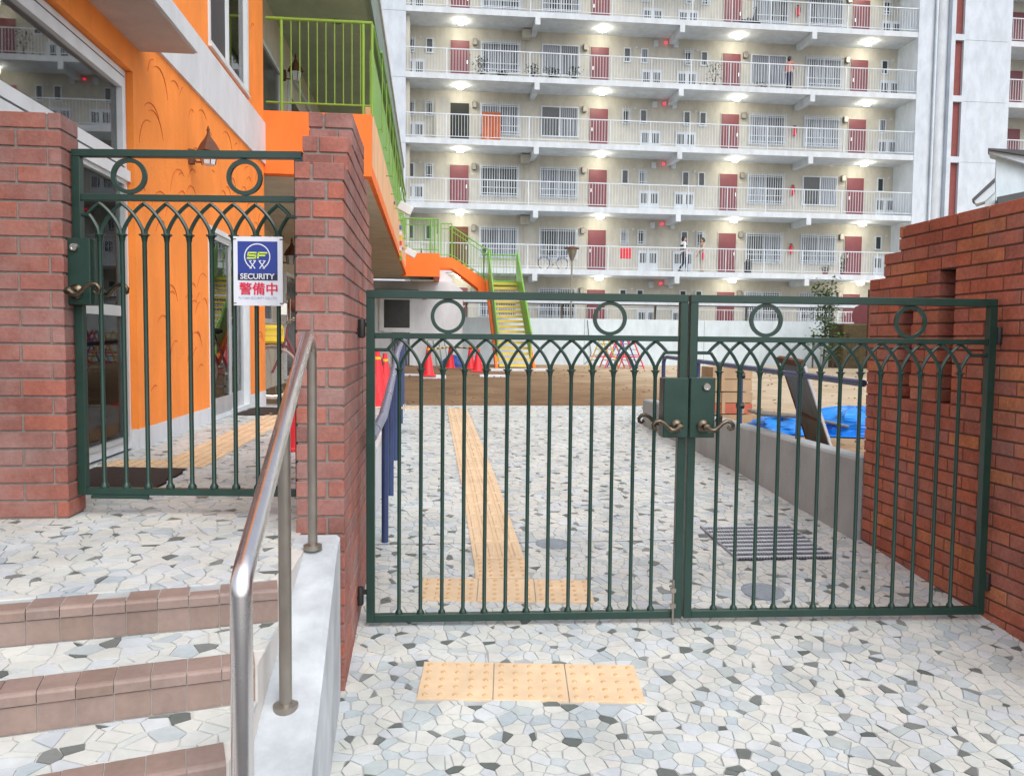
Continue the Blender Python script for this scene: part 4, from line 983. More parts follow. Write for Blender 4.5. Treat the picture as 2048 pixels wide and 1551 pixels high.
# lanterns on the walls
def lantern(loc, s, label, m_glass='warm_glow', out=(1, 0)):
    t = thing('wall_lantern', label, 'wall lamp', loc); ox, oy = out
    x, y, z = loc; cx_, cy_ = x+ox*.13*s, y+oy*.13*s
    MB().tube([(x, y, z-.04*s), (x+ox*.05*s, y+oy*.05*s, z-.075*s), (cx_, cy_, z-.07*s)], .007*s, 6).lathe([(.03*s, -.05*s), (.035*s, 0), (.03*s, .05*s)], (x+ox*.01, y+oy*.01, z-.04*s), 10, axis='Z').build('bracket', MT['rust'], t)
    MB().lathe([(.085*s, 0), (.055*s, .055*s), (.018*s, .105*s), (.008*s, .135*s), (.012*s, .15*s), (.002*s, .18*s)], (cx_, cy_, z), 4).build('cap', MT['rust'], t)
    MB().lathe([(.030*s, -.095*s), (.045*s, -.09*s), (.060*s, -.004*s)], (cx_, cy_, z), 6).build('glass_body', MT['offwhite'], t)
    for k in range(6):
        a = k*pi/3; MB().tube([(cx_+.046*s*cos(a), cy_+.046*s*sin(a), z-.092*s), (cx_+.062*s*cos(a), cy_+.062*s*sin(a), z)], .004*s, 4).build('bar', MT['rust'], t)
lantern((WX+.003, 6.83, 2.93), 1.15, 'bronze lantern with pointed cap on the orange wall above the small gate')
lantern((-2.897, 15.9, 3.02), 1.9, 'dark lantern on the beige wall deep in the recess behind the security sign')
lantern((-2.217, 12.55, 5.42), 1.5, 'black lantern up on the balcony wall behind the green railing')
# floodlights under the balcony
for (y, z, lb) in ((16.0, 4.0, 'pale floodlight angled from the balcony side, the upper one'), (20.5, 3.62, 'pale floodlight angled from the balcony side, the lower one')):
    fl = thing('floodlight', lb, 'floodlight', (BX+.0, y, z))
    b = MB().box(-.13, .17, -.06, .06, -.09, .09); b.xf(Matrix.Translation((BX+.20, y, z)) @ Matrix.Rotation(radians(28), 4, 'Y') @ Matrix.Scale(.95, 4)); b.build('housing', MT['offwhite'], fl, bevel=.01)
    MB().tube([(BX-.005, y, z+.08), (BX+.06, y, z+.08)], .012, 6).lathe([(.03, -.03), (.03, .03)], (BX+.02, y, z+.09), 8, axis='Z').build('arm', MT['dull_steel'], fl)
pd = thing('hanging_decoration', 'colourful strip of paper shapes hanging below the balcony edge', 'decoration', (BX+.03, 18, 3.6))
for i, mm in enumerate(('bluepipe', 'sign_w', 'yellow', 'pinkred', 'sign_w', 'olive_y', 'bgreen')): MB().box(BX+.02, BX+.07, 18.0+i*.04, 18.05+i*.04, 3.85-i*.11, 3.94-i*.11).build('paper_shape', MT[mm], pd)
# door mats
def doormat(pts, label, seed):
    r = random.Random(seed); b = MB(); n_ = 10; vs = []; z = .672
    a, b1, c, d = [Vector((*p, 0)) for p in pts]
    for i in range(n_+1):
        for j in range(n_+1):
            u, v = i/n_, j/n_; p = (a*(1-u)+b1*u)*(1-v)+(d*(1-u)+c*u)*v; e = .012 if i in (0, n_) or j in (0, n_) else .002
            vs.append((p.x+r.uniform(-e, e), p.y+r.uniform(-e, e), z+r.uniform(0, .003)))
    b.add(vs, [(i*(n_+1)+j, i*(n_+1)+j+1, (i+1)*(n_+1)+j+1, (i+1)*(n_+1)+j) for i in range(n_) for j in range(n_)])
    k = len(vs); b.add([(x, y, .666) for x, y, _ in vs], [(i*(n_+1)+j, i*(n_+1)+j+1, (i+1)*(n_+1)+j+1, (i+1)*(n_+1)+j) for i in range(n_) for j in range(n_)])
    b.build('door_mat', MT['mat_brown'], None, label=label, cat='door mat', loc=(a.x, a.y, .67), fix=False)
doormat([(-1.90, 4.12), (-1.36, 4.08), (-1.38, 4.72), (-1.90, 4.80)], 'dark brown door mat just behind the small gate', 1)
doormat([(-1.92, 8.05), (-1.30, 8.0), (-1.38, 8.80), (-1.88, 8.95)], 'dark door mat farther back before the sliding glass door', 2)

# ------------------------------------------------------------------ apartment block
AY, AB = 35.0, 36.6
FL = [1.865, 4.595, 7.33, 10.065, 12.80, 15.54, 18.27]      # corridor floors
AX0, AX1 = -1.06, 21.93
ap = thing('apartment_block', 'large pale apartment block with open corridors, maroon doors and lit ceiling lamps', 'apartment building', (10, 36, .5))
def apart(mb, nm, m, par=ap, **k): return mb.build(nm, m, par, **k)
apart(MB().box(AX0, 22.5, AB, AB+.2, 0, 24), 'corridor_wall', MT['cape'])
for x0_, x1_ in ((-6.0, AX0),): apart(MB().box(x0_, x1_, AY-.02, AB+3, 0, 24), 'end_wall', MT['capend'])
apart(MB().box(-.86-.2+.002, AX0+.16, AY+.3, AB, 0, 24), 'inner_side_wall', MT['cape'])
apart(MB().box(AX1, 22.52, AY-.02, AB+.2, 0, 24), 'pier', MT['capend'])
apart(MB().box(22.52, 23.70, AY+.35, AB+.2, 0, 24), 'recess_wall', MT['capslab'])
b = MB()
for i, x in enumerate((22.60, 22.95)): apart(MB().tube([(x, AY+.25, 0), (x, AY+.25, 24)], .06, 10), 'drainpipe', MT['wrail'], smooth=True)
apart(MB().tube([(23.30, AY+.45, 0), (23.30, AY+.45, 24)], .30, 16), 'round_column', MT['capslab'], smooth=True)
apart(MB().box(23.705, 24.13, AY+.12, AB, 0, 24), 'brown_strip', MT['stripbrown'])
apart(MB().box(23.50, 23.70, AY-.04, AB, 0, 24), 'strip_edge', MT['capend'])
apart(MB().box(24.13, 26.45, AY-.02, AB, 0, 24), 'plain_wall', MT['capend'])
for z in FL+[21.0]:
    apart(MB().box(23.69, 24.15, AY-.03, AY+.12, z-.27, z+.0), 'strip_band', MT['capend'])
    apart(MB().box(24.2, 26.3, AY-.024, AY-.019, z-.25, z-.235), 'joint', MT['roofgrey'])
for z in FL+[21.0]: apart(MB().box(-6, AX0, AY-.024, AY-.019, z-.25, z-.235), 'joint', MT['roofgrey'])

# shared corridor meshes ----------------------------------------------------
def at0(mb, nm, m, bevel=0): return mb.mesh(nm, m, bevel=bevel)
slab_me = MB().box(AX0, AX1, AY, AB, -.235, 0).mesh('slab', MT['capslab'])
beam_me = MB().prism([(-.11, AY-.01, 0), (-.11, AY-.01, -.30), (-.11, AY+.25, -.30), (-.11, AB, -.26), (-.11, AB, 0)], (.22, 0, 0)).mesh('beam', MT['capslab'])
rb = MB().box(AX0, AX1, AY+.02, AY+.07, 1.02, 1.06).box(AX0, AX1, AY+.03, AY+.06, .09, .115)
rail_me = rb.mesh('railing', MT['wrail'])
post_me = MB().box(-.022, .022, AY+.015, AY+.075, -.12, 1.02).mesh('post', MT['wrail'])
post2_me = MB().box(-.012, .012, AY+.03, AY+.06, .02, 1.02).mesh('post', MT['wrail'])
bb = MB(); x = AX0+.08
while x < AX1-.05: bb.box(x-.0075, x+.0075, AY+.037, AY+.052, .115, 1.02); x += .128
bal_me = bb.mesh('baluster', MT['wrail'], fix=False)
door_me = MB().box(-.42, .42, AB-.05, AB+.01, 0, 1.95).mesh('door', MT['maroon'], bevel=.01)
dfr_me = MB().box(-.46, -.425, AB-.04, AB, 0, 1.99).box(.425, .46, AB-.04, AB, 0, 1.99).box(-.425, .425, AB-.04, AB, 1.953, 1.99).mesh('door_frame', MT['cape'])
hdl_me = MB().box(-.34, -.30, AB-.10, AB-.052, .92, 1.08).mesh('handle', MT['chrome'])
def win_meshes(w, h, tag_):
    f_ = MB().box(-w/2, w/2, AB-.06, AB-.001, h-.05, h).box(-w/2, w/2, AB-.06, AB-.001, 0, .05).box(-w/2, -w/2+.05, AB-.06, AB-.001, .05, h-.05).box(w/2-.05, w/2, AB-.06, AB-.001, .05, h-.05)
    if w > 1: f_.box(-.025, .025, AB-.07, AB-.001, .05, h-.05)
    p_ = MB().box(-w/2+.05, -.025 if w > 1 else w/2-.05, AB-.035, AB-.01, .05, h-.05)
    p2 = MB().box(.025, w/2-.05, AB-.045, AB-.01, .05, h-.05) if w > 1 else None
    gr_ = MB(); nb_ = int(w/.105)
    for i in range(nb_+1): xx = -w/2-.02+(w+.04)*i/nb_; gr_.box(xx-.011, xx+.011, AB-.16, AB-.138, -.06, h+.06)
    gr_.box(-w/2-.03, w/2+.03, AB-.165, AB-.133, .10, .125).box(-w/2-.03, w/2+.03, AB-.165, AB-.133, h-.14, h-.115)
    if w > 1: gr_.box(-w/2-.03, w/2+.03, AB-.165, AB-.133, .36, .385)
    return (f_.mesh('window', MT['wrail']), p_.mesh('pane', MT['apane']), p2.mesh('pane', MT['apane']) if p2 else None, gr_.mesh('grille', MT['wrail'], fix=False))
WB = win_meshes(1.72, 1.36, 'big'); WS = win_meshes(.34, .66, 'small')
ps_me = MB().box(-.48, .48, AB-.05, AB, 0, 1.05).mesh('meter_door', MT['capslab'])
psl_me = MB()
for s in (-1, 1):
    for k in range(4): psl_me.box(s*.24-.15+k*.08, s*.24-.15+k*.08+.055, AB-.056, AB-.049, .48, .92)
psl_me = psl_me.mesh('louvre', MT['apane_dark'], fix=False)
lamp_me = MB().ball((0, 0, 0), .17, .17, .075, 14, 8).mesh('ceiling_lamp', MT['glow'])
lampb_me = MB().lathe([(.19, 0), (.20, .03)], (0, 0, 0), 16).mesh('lamp_base', MT['capslab'])
meter_me = MB().box(-.10, .10, AB-.16, AB, -.14, .14).mesh('gas_meter', MT['dull_steel'], bevel=.02)
meterg_me = MB().lathe([(.055, -.17), (.05, -.155)], (0, AB, .04), 12, axis='Y').mesh('dial', MT['capslab'])
plate_me = MB().box(-.12, .12, AB-.012, AB, -.02, .02).mesh('name_plate', MT['beige'])
vent_me = MB().lathe([(.05, -.06), (.04, -.01), (.05, 0)], (0, AB, 0), 10, axis='Y').mesh('vent', MT['capslab'])
def link(me, nm, loc, par, m=None):
    o = bpy.data.objects.new(nm, me); COL.objects.link(o); o.parent = par
    o.location = Vector(loc)-wloc(par)
    if m:
        o.material_slots[0].link = 'OBJECT'; o.material_slots[0].material = m
    return o
DOORS = [1.29, 7.63, 13.83, 20.04]; BIG = [3.10, 5.83, 15.61, 18.28]
SM = [-.88, -.06, 8.90, 9.71, 11.76, 12.52, 21.29, 22.06]; PSX = [-.75, 10.05, 11.72, 21.55]
LX = [1.29, 7.6, 13.82, 20.02]
rw_ = random.Random(9)
for fi, z in enumerate(FL):
    link(slab_me, 'corridor_slab', (0, 0, z), ap)
    for x in (4.57, 10.97, 17.03): link(beam_me, 'bracket', (x, 0, z-.235), ap)
    if fi == 0: pass
    rl = link(rail_me, 'railing', (0, 0, z), ap)
    bo = link(bal_me, 'baluster', (0, 0, z), rl); bo['kind'] = 'stuff'
    x = .67
    while x < AX1:
        link(post_me, 'post', (x, 0, z), rl)
        if x+1.8 < AX1: link(post2_me, 'post', (x+1.8, 0, z), rl)
        x += 3.58
    ceil = z+2.495
    for di, x in enumerate(DOORS):
        if fi == 3 and di == 0:
            link(door_me, 'door', (x, 0, z), ap, MT['shade_dark'])['label'] = 'open doorway, its inside shade painted on a near-black panel'  # closed slab; darkness behind the doorway is put into its colour
            o = MB().box(.22, .86, AB-.75, AB-.70, z+.01, z+2.0).build('door', MT['cape'], ap, label='pale door leaf standing open'); continue
        d_ = link(door_me, 'door', (x, 0, z), ap, MT['rust'] if (fi == 1 and di == 0) else None)
        if fi == 1 and di == 0: d_['label'] = 'brown wooden door'
        link(hdl_me, 'handle', (x+(0 if di % 2 else .64), 0, z), d_); link(dfr_me, 'door_frame', (x, 0, z), ap)
    for bi, x in enumerate(BIG):
        w_ = link(WB[0], 'window', (x, 0, z+.62), ap)
        link(WB[1], 'pane', (x, 0, z+.62), w_, MT['apane_dark'] if rw_.random() < .3 else None); link(WB[2], 'pane', (x, 0, z+.62), w_, MT['apane_dark'] if rw_.random() < .22 else None)
        if rw_.random() < .82: link(WB[3], 'grille', (x, 0, z+.62), w_)
        link(meter_me, 'gas_meter', (x+(-1.15 if bi % 2 == 0 else 1.13), 0, z+1.90), ap); link(plate_me, 'name_plate', (x+(-1.15 if bi % 2 == 0 else 1.13), 0, z+1.58), ap)
    for si, x in enumerate(SM):
        if x > AX1-.1: continue
        w_ = link(WS[0], 'window', (x, 0, z+1.34), ap); link(WS[1], 'pane', (x, 0, z+1.34), w_, MT['apane_dark'] if rw_.random() < .8 else None)
        if rw_.random() < .35 and fi != 0: link(WS[3], 'grille', (x, 0, z+1.34), w_)
        if si % 2 == 0: link(vent_me, 'vent', (x+.42, 0, z+2.02), ap)
    for x in PSX:
        o = link(ps_me, 'meter_door', (x, 0, z+.02), ap); link(psl_me, 'louvre', (x, 0, z+.02), o)
    for x in (10.22, 11.15): link(meter_me, 'water_heater_box', (x, 0, z+2.22), ap, MT['capslab'])
    MB().lathe([(.045, -.05), (.045, .0)], (10.68, AB-.05, z+2.30), 10, axis='Y').build('alarm_lamp', MT['red_glow'], ap, smooth=True)
    for li, x in enumerate(LX):
        o = link(lampb_me, 'lamp_base', (x, 35.78, ceil-.03), ap); link(lamp_me, 'ceiling_lamp', (x, 35.78, ceil-.085), o)
        if fi < 6 or True:
            pl_ = bpy.data.lights.new('corridor_lamp_light', 'POINT'); pl_.energy = 12; pl_.color = (1, .88, .62); pl_.shadow_soft_size = .15
            po = bpy.data.objects.new('corridor_lamp_light', pl_); COL.objects.link(po); po.parent = ap; po.location = Vector((x, 35.78, ceil-.24))-wloc(ap)
    if fi in (1, 2, 4, 5):
        o = MB().box(4.05, 4.45, AB-.45, AB, z+2.10, z+2.45).tube([(4.25, AB-.06, z), (4.25, AB-.06, z+2.1)], .02, 5).build('duct_box', MT['cape'], ap)
# neighbouring wing at the right edge
ap2 = thing('apartment_wing', 'next wing of the apartment block seen at the right edge behind the small house', 'apartment building', (29, 36, .5))
MB().box(26.46, 33, AB, AB+.2, 0, 24).build('corridor_wall', MT['cape'], ap2)
for z in FL:
    MB().box(26.46, 33, AY, AB, z-.235-.18, z-.18).build('corridor_slab', MT['capslab'], ap2)
    rl = MB().box(26.46, 33, AY+.02, AY+.07, z+.84, z+.88).box(26.46, 33, AY+.03, AY+.06, z-.09, z-.07).build('railing', MT['wrail'], ap2)
    b = MB(); x = 26.55
    while x < 33: b.box(x-.0075, x+.0075, AY+.037, AY+.052, z-.07, z+.84); x += .128
    b.build('baluster', MT['wrail'], rl, kind='stuff', fix=False)
    MB().box(26.65, 26.95, AB-.03, AB, z+1.1, z+1.8).build('window', MT['apane_dark'], ap2); MB().box(27.5, 28.3, AB-.03, AB, z-.1, z+1.8).build('door', MT['maroon'], ap2)
    link(meter_me, 'gas_meter', (27.2, 0, z+1.6), ap2)

# plants, people, bikes along the corridors --------------------------------
def shrub(name, label, cat, loc, w, h, n, leafsize=.09, seed=1, trunk=True, m='leaf2', pot=True, group=None):
    r = random.Random(seed); t = thing(name, label, cat, loc, group); X, Y, Z_ = loc
    if pot: MB().lathe([(.10, 0), (.14, .22), (.15, .24), (.12, .22)], (X, Y, Z_), 12).build('pot', MT['maroon'], t)
    if trunk:
        for k in range(4):
            a = r.uniform(0, 6.28); MB().tube([(X, Y, Z_+.2), (X+w*.15*cos(a), Y+w*.1*sin(a), Z_+h*.5), (X+w*.4*cos(a), Y+w*.25*sin(a), Z_+h*.92)], [.016, .011, .004], 5).build('stem', MT['bark'], t)
    b = MB()
    for i in range(n):
        cx_ = X+r.gauss(0, w*.28); cy_ = Y+r.gauss(0, w*.14); cz = Z_+.25+(h-.25)*r.random()**.8
        a = r.uniform(0, 6.28); e = r.uniform(-.7, .7); L = leafsize*r.uniform(.6, 1.3)
        d_ = Vector((cos(a)*cos(e), sin(a)*cos(e), sin(e))); s_ = d_.cross(Vector((0, 0, 1))).normalized()*L*.3; c0 = Vector((cx_, cy_, cz))
        b.add([c0, c0+d_*L*.5+s_, c0+d_*L, c0+d_*L*.5-s_], [(0, 1, 2, 3)])
    b.build('foliage', MT[m], t, kind='stuff', fix=False); return t
PZ = FL[4]
for i, (x, w, h, lb) in enumerate(((2.2, .55, 1.05, 'bushy potted plant on the fourth railed corridor beside the first maroon door'), (3.1, .4, .45, 'low potted plant under the corridor window, between two taller ones'),
      (4.5, .5, .8, 'spiky potted plant left of the striped corridor window'), (5.35, .6, .7, 'wide potted plant under the striped corridor window'), (6.3, .5, .8, 'tall potted plant at the right corner of the striped corridor window'))):
    shrub('potted_plant', lb, 'plant', (x, AY+.9, PZ), w, h, 160, .12, 40+i, group='potted plants along the corridor')
shrub('potted_plant', 'open airy potted tree left of the third maroon door high in the block', 'plant', (12.75, AY+.8, PZ), .9, 1.3, 120, .11, 51)
shrub('potted_plant', 'small potted plants crowd under the window beside the standing person', 'plant', (15.0, AY+.9, PZ), .6, .5, 120, .1, 52)
shrub('potted_plant', 'low plant right of the corridor people near the last maroon door', 'plant', (18.3, AY+.8, FL[1]), .5, .45, 90, .1, 53)
shrub('potted_plant', 'taller leafy plant directly left of the last maroon door on the lowest full corridor', 'plant', (19.1, AY+.7, FL[1]), .45, 1.0, 140, .12, 54)
t = thing('fire_extinguisher', 'placeholder', 'fire extinguisher', (16.9, 36.45, FL[2]+1.0)); bpy.data.objects.remove(t)
for k, (z, lb) in enumerate(((FL[5], 'topmost visible corridor'), (FL[3], 'corridor with the hanging orange blanket'), (FL[2], 'third corridor up'), (FL[1], 'corridor where two people walk'))):
    t = thing('fire_extinguisher', 'red extinguisher between the right windows, '+lb, 'fire extinguisher', (16.93, AB-.1, z+1.15), 'fire extinguishers on the corridor wall')
    MB().lathe([(.07, 0), (.075, .02), (.075, .32), (.04, .39), (.025, .41), (.02, .45)], (16.93, AB-.09, z+1.05), 12).build('cylinder', MT['cone'], t, smooth=True)
    MB().box(16.87, 16.99, AB-.12, AB-.06, z+1.50, z+1.53).tube([(16.95, AB-.1, z+1.5), (17.03, AB-.1, z+1.4), (17.02, AB-.1, z+1.2)], .012, 5).build('hose', MT['black'], t)
MB().box(8.46, 8.92, AY+.25, AY+.40, FL[1]+.55, FL[1]+1.0).box(8.50, 8.88, AY+.23, AY+.249, FL[1]+.75, FL[1]+.77).build('red_bag', MT['cone'], None, label='red bag hanging on the corridor railing left of the meter doors', cat='bag', loc=(8.7, AY+.3, FL[1]+.8), bevel=.02)
b = MB(); pts = []
for i in range(21): pts.append((2.28+.85*i/20, AB-.24+.02*sin(i*1.3)))
b.add([(x, y, z) for x, y in pts for z in (FL[3]+.25, FL[3]+1.55)], [(2*i, 2*i+2, 2*i+3, 2*i+1) for i in range(20)]); b.add([(x, y+.05, z) for x, y in pts for z in (FL[3]+.35, FL[3]+1.55)], [(2*i, 2*i+2, 2*i+3, 2*i+1) for i in range(20)])
b.build('orange_blanket', mat('orange_blanket', (.50, .13, .05), .9, var=.3, scale=3), None, label='orange red blanket hung over the window grille beside the open dark doorway', cat='blanket', loc=(2.7, AB-.2, FL[3]+.9), fix=False)

def capsule(b, pts, rs, seg=10):
    pts = [Vector(p) for p in pts]
    b.tube(pts, rs, seg)
    b.ball(pts[0], rs[0], seg=seg, rings=6); b.ball(pts[-1], rs[-1], seg=seg, rings=6)
def person(label, loc, facing, top, legs, walk=.12, lean=0, skirt=False, bag=None, arms=((.12, -.15), (-.1, -.2)), H_=1.62):
    """standing figure: one remeshed body, clothes and hair as children; local +x is where it faces"""
    t = thing('person', label, 'person', loc); k = H_/1.62
    T = Matrix.Translation(Vector(loc)) @ Matrix.Rotation(facing, 4, 'Z') @ Matrix.Scale(k, 4)
    def fin(mb, nm, m, vox=.014, infl=0):
        mb.xf(T); o = mb.build(nm, m, t, fix=True)
        md = o.modifiers.new('r', 'REMESH'); md.mode = 'VOXEL'; md.voxel_size = vox; md.use_smooth_shade = True
        s = o.modifiers.new('s', 'SMOOTH'); s.factor = .6; s.iterations = 3
        return o
    b = MB()
    hips = {1: (-walk*.2, .085, .84), -1: (walk*.2, -.085, .84)}
    feet = {1: (walk, .09, .06), -1: (-walk, -.09, .06)}; knee = {1: (walk*.75+.02, .088, .46), -1: (-walk*.25+.03, -.088, .46)}
    for s in (1, -1):
        capsule(b, [(0, s*.08, .86), knee[s], feet[s]], [.082, .055, .036]); f = feet[s]
        capsule(b, [(f[0]-.03, f[1], .04), (f[0]+.13, f[1], .03)], [.034, .028])
    capsule(b, [(0, 0, .88), (.0, 0, 1.05), (.0, 0, 1.26)], [.115, .10, .115]); capsule(b, [(0, -.10, 1.30), (0, .10, 1.30)], [.065, .065])
    capsule(b, [(0, 0, 1.32), (.01, 0, 1.42)], [.047, .045])
    b.ball((.02, 0, 1.515), .088, .074, .108, 14, 10); b.ball((.108, 0, 1.505), .014, .012, .018, 8, 6)
    for s in (1, -1): b.ball((.015, s*.076, 1.51), .015, .01, .026, 8, 6)
    hands = {}
    for s, (fx, fz) in zip((1, -1), arms):
        sh = Vector((0, s*.165, 1.32)); el = Vector((fx*.4-.02, s*.205, 1.08)); wr = Vector((fx*1.3+.03, s*.19, 1.06+fz))
        capsule(b, [sh, el, wr], [.046, .036, .026]); hands[s] = (el, wr)
        d_ = (wr-el).normalized(); side = Vector((0, 1, 0)).cross(d_).normalized(); pc = wr+d_*.045
        b.ball(pc, .038, .022, .042, 8, 6)
        for q in range(4): capsule(b, [pc+side*(-.024+.016*q)+d_*.02, pc+side*(-.026+.017*q)+d_*.065, pc+side*(-.026+.017*q)+d_*(.085-.006*abs(q-1.5))+Vector((.006, 0, 0))], [.0095, .008, .007], 6)
        capsule(b, [pc+side*.03, pc+side*.055+d_*.035], [.010, .008], 6)
    fin(b, 'body', MT['skin'], .011)
    for s in (1, -1): MB().ball((.098, s*.03, 1.535), .008, .012, .008, 8, 6).xf(T).build('eye', MT['black'], t)
    MB().ball((.100, 0, 1.462), .007, .022, .006, 8, 6).xf(T).build('mouth', MT['pinkred'], t)
    h_ = MB(); h_.ball((-.008, 0, 1.545), .098, .088, .098, 14, 10); h_.ball((-.045, 0, 1.49), .07, .078, .09, 12, 8); fin(h_, 'hair', MT['hair'], .012)
    s_ = MB(); capsule(s_, [(0, 0, .93), (0, 0, 1.08), (0, 0, 1.27)], [.135, .122, .13]); capsule(s_, [(0, -.12, 1.30), (0, .12, 1.30)], [.078, .078])
    for s in (1, -1):
        el, wr = hands[s]; capsule(s_, [(0, s*.155, 1.32), el], [.062, .052])
    fin(s_, 'shirt', top[0])
    if len(top) > 1:
        for zz in top[2]: MB().lathe([(.140, 0), (.146, .02), (.146, .06), (.140, .08)], (0, 0, zz), 20).xf(T).build('stripe', top[1], t, smooth=True)
    l_ = MB(); capsule(l_, [(0, 0, .84), (0, 0, .95)], [.128, .125])
    for s in (1, -1): capsule(l_, [(0, s*.075, .86), knee[s], (feet[s][0], feet[s][1], .12)], [.098, .070, .052])
    fin(l_, 'trousers', legs)
    for s in (1, -1):
        f = feet[s]; sh_ = MB(); capsule(sh_, [(f[0]-.045, f[1], .045), (f[0]+.14, f[1], .036)], [.045, .036]); fin(sh_, 'shoe', MT['black'])
    if bag: capsule_ = MB().box(-.02, .10, .19, .25, .62, .92).xf(T).build('shoulder_bag', bag, t, bevel=.02)
    return t
person('person in a black and white striped top and dark trousers walking along the corridor', (11.42, 35.55, FL[1]), 0.0, (MT['cloth_w'], MT['cloth_n'], (1.0, 1.16)), MT['cloth_n'], walk=.20, arms=((.15, -.02), (.02, -.28)))
person('person in beige clothes following behind the striped walker, bag at the side', (12.32, 35.6, FL[1]), pi, (MT['cloth_b'],), MT['cloth_b'], walk=.06, arms=((.20, -.06), (.10, -.2)), bag=MT['pinkred'], H_=1.58)
person('person in a pale pink top and dark trousers standing high up on a corridor', (16.18, 35.62, FL[4]), radians(40), (MT['cloth_r'],), MT['cloth_n'], walk=.03, arms=((.24, .20), (.2, .1)), H_=1.60)

def bicycle(label, loc, ang, col, s=1., basket=True, seat_bag=False, white=False):
    t = thing('bicycle', label, 'bicycle', loc); T = Matrix.Translation(Vector(loc)) @ Matrix.Rotation(ang, 4, 'Z') @ Matrix.Scale(s, 4)
    def p(mb, nm, m, **k): return mb.xf(T).build(nm, m, t, **k)
    r_ = .33
    for wx in (-.53, .53):
        circ = [(wx+r_*cos(2*pi*i/32), 0, r_+r_*sin(2*pi*i/32)) for i in range(32)]
        w_ = p(MB().tube([(x, y, .018+z*.96) for x, y, z in circ], .018, 8, closed=True), 'wheel', MT['tyre_w'] if white else MT['tyre'], smooth=True)
        rim = MB().tube([(wx+(r_-.03)*cos(2*pi*i/32), 0, .012+r_+(r_-.03)*sin(2*pi*i/32)) for i in range(32)], .010, 6, closed=True)
        rim.xf(T).build('rim', MT['chrome'], w_, smooth=True)
        sp = MB()
        for i in range(18):
            a = 2*pi*i/18; sp.tube([(wx, 0, r_+.01), (wx+(r_-.03)*cos(a), 0, .012+r_+(r_-.03)*sin(a))], .0018, 3)
        sp.xf(T).build('spokes', MT['chrome'], w_, kind='stuff')
        a0 = radians(15); fen = [(wx+(r_+.035)*cos(a0+i*radians(150)/14), 0, r_+.01+(r_+.035)*sin(a0+i*radians(150)/14)) for i in range(15)]
        p(MB().tube(fen, .018, 5), 'mudguard', col)
    hd = (.36, 0, .78); bb_ = (-.02, 0, .29); st_ = (-.20, 0, .72)
    f = MB().tube([hd, (.2, 0, .45), bb_], .019, 8).tube([bb_, st_], .017, 8).tube([bb_, (-.53, 0, .34)], .012, 6).tube([st_, (-.53, 0, .34)], .010, 6).tube([(.34, 0, .92), hd, (.44, 0, .55), (.53, 0, .34)], .015, 8)
    p(f, 'frame', col, smooth=True)
    p(MB().tube([(.15, -.28, .98), (.30, -.24, 1.02), (.35, -.05, .95), (.35, .05, .95), (.30, .24, 1.02), (.15, .28, .98)], .011, 6), 'handlebar', MT['chrome'], smooth=True)
    p(MB().tube([st_, (-.23, 0, .82)], .013, 6).ball((-.25, 0, .85), .13, .085, .04), 'saddle', MT['tyre'], smooth=True)
    p(MB().tube([(-.06, 0, .29), (.02, 0, .29)], .06, 12).tube([(-.02, -.12, .29), (-.02, .12, .29)], .008, 6).box(-.09, -.01, .11, .17, .15, .175), 'crank', MT['dull_steel'])
    if basket:
        b = MB(); 
        for z_, w_, d_ in ((.72, .13, .10), (.80, .15, .12), (.88, .165, .135), (.96, .18, .15)):
            q = [(.55-d_, -w_, z_), (.55+d_, -w_, z_), (.55+d_, w_, z_), (.55-d_, w_, z_)]; b.tube(q, .004, 4, closed=True)
        for i in range(8): a = i/7; b.tube([(.45, -.13+.26*a, .72), (.40, -.18+.36*a, .96)], .003, 4).tube([(.65, -.13+.26*a, .72), (.70, -.18+.36*a, .96)], .003, 4)
        p(b, 'basket', MT['dull_steel'], kind='stuff')
    if seat_bag:
        p(MB().box(.40, .68, -.15, .15, .70, .93), 'basket_cover', MT['yellow'], bevel=.03)
        p(MB().box(-.62, -.30, -.15, .15, .75, 1.12).box(-.66, -.60, -.14, .14, 1.1, 1.5), 'child_seat', MT['bark'], bevel=.03)
        p(MB().ball((.20, 0, 1.18), .14, .13, .11), 'helmet', MT['rust'], smooth=True)
        p(MB().box(.36, .44, -.10, .10, 1.06, 1.20).tube([(.33, -.13, .95), (.33, -.16, 1.25), (.36, 0, 1.32), (.33, .16, 1.25), (.33, .13, .95)], .010, 6), 'front_seat_frame', MT['chrome'])
    return t
bicycle('dark bicycle with yellow basket cover parked in the recess behind the small gate', (-1.45, 10.42, .655), radians(197), MT['maroon'], 1.0, True, True, True)
bicycle('purple grey bicycle leaning under a corridor window on the lowest full corridor', (5.45, 35.5, FL[1]), radians(10), MT['plum'], .82, False)
t = thing('moped', 'dark small scooter parked on the top visible corridor before the third door', 'scooter', (14.2, 35.6, FL[5]))
MB().tube([(13.95, 35.6, FL[5]+.2), (14.2, 35.6, FL[5]+.35), (14.45, 35.6, FL[5]+.3), (14.55, 35.6, FL[5]+.95)], [.12, .15, .12, .03], 8).build('body', MT['darkgrey'], t, smooth=True)
for wx in (13.93, 14.55): MB().lathe([(.10, -.05), (.19, -.05), (.20, 0), (.19, .05), (.10, .05)], (wx, 35.6, FL[5]+.2), 16, axis='Y').build('wheel', MT['tyre'], t)
MB().tube([(14.5, 35.35, FL[5]+1.0), (14.55, 35.6, FL[5]+.97), (14.5, 35.85, FL[5]+1.0)], .02, 6).build('handlebar', MT['chrome'], t)
MB().lathe([(.16, 0), (.17, .55), (.10, .60), (.08, .66), (.0, .68)], (14.52+0, 35.7, FL[1]), 12).build('dark_bin', MT['black'], None, label='black bin bag shape standing right of the third maroon door on the lowest full corridor', cat='bin', loc=(14.52, 35.7, FL[1]), smooth=True)

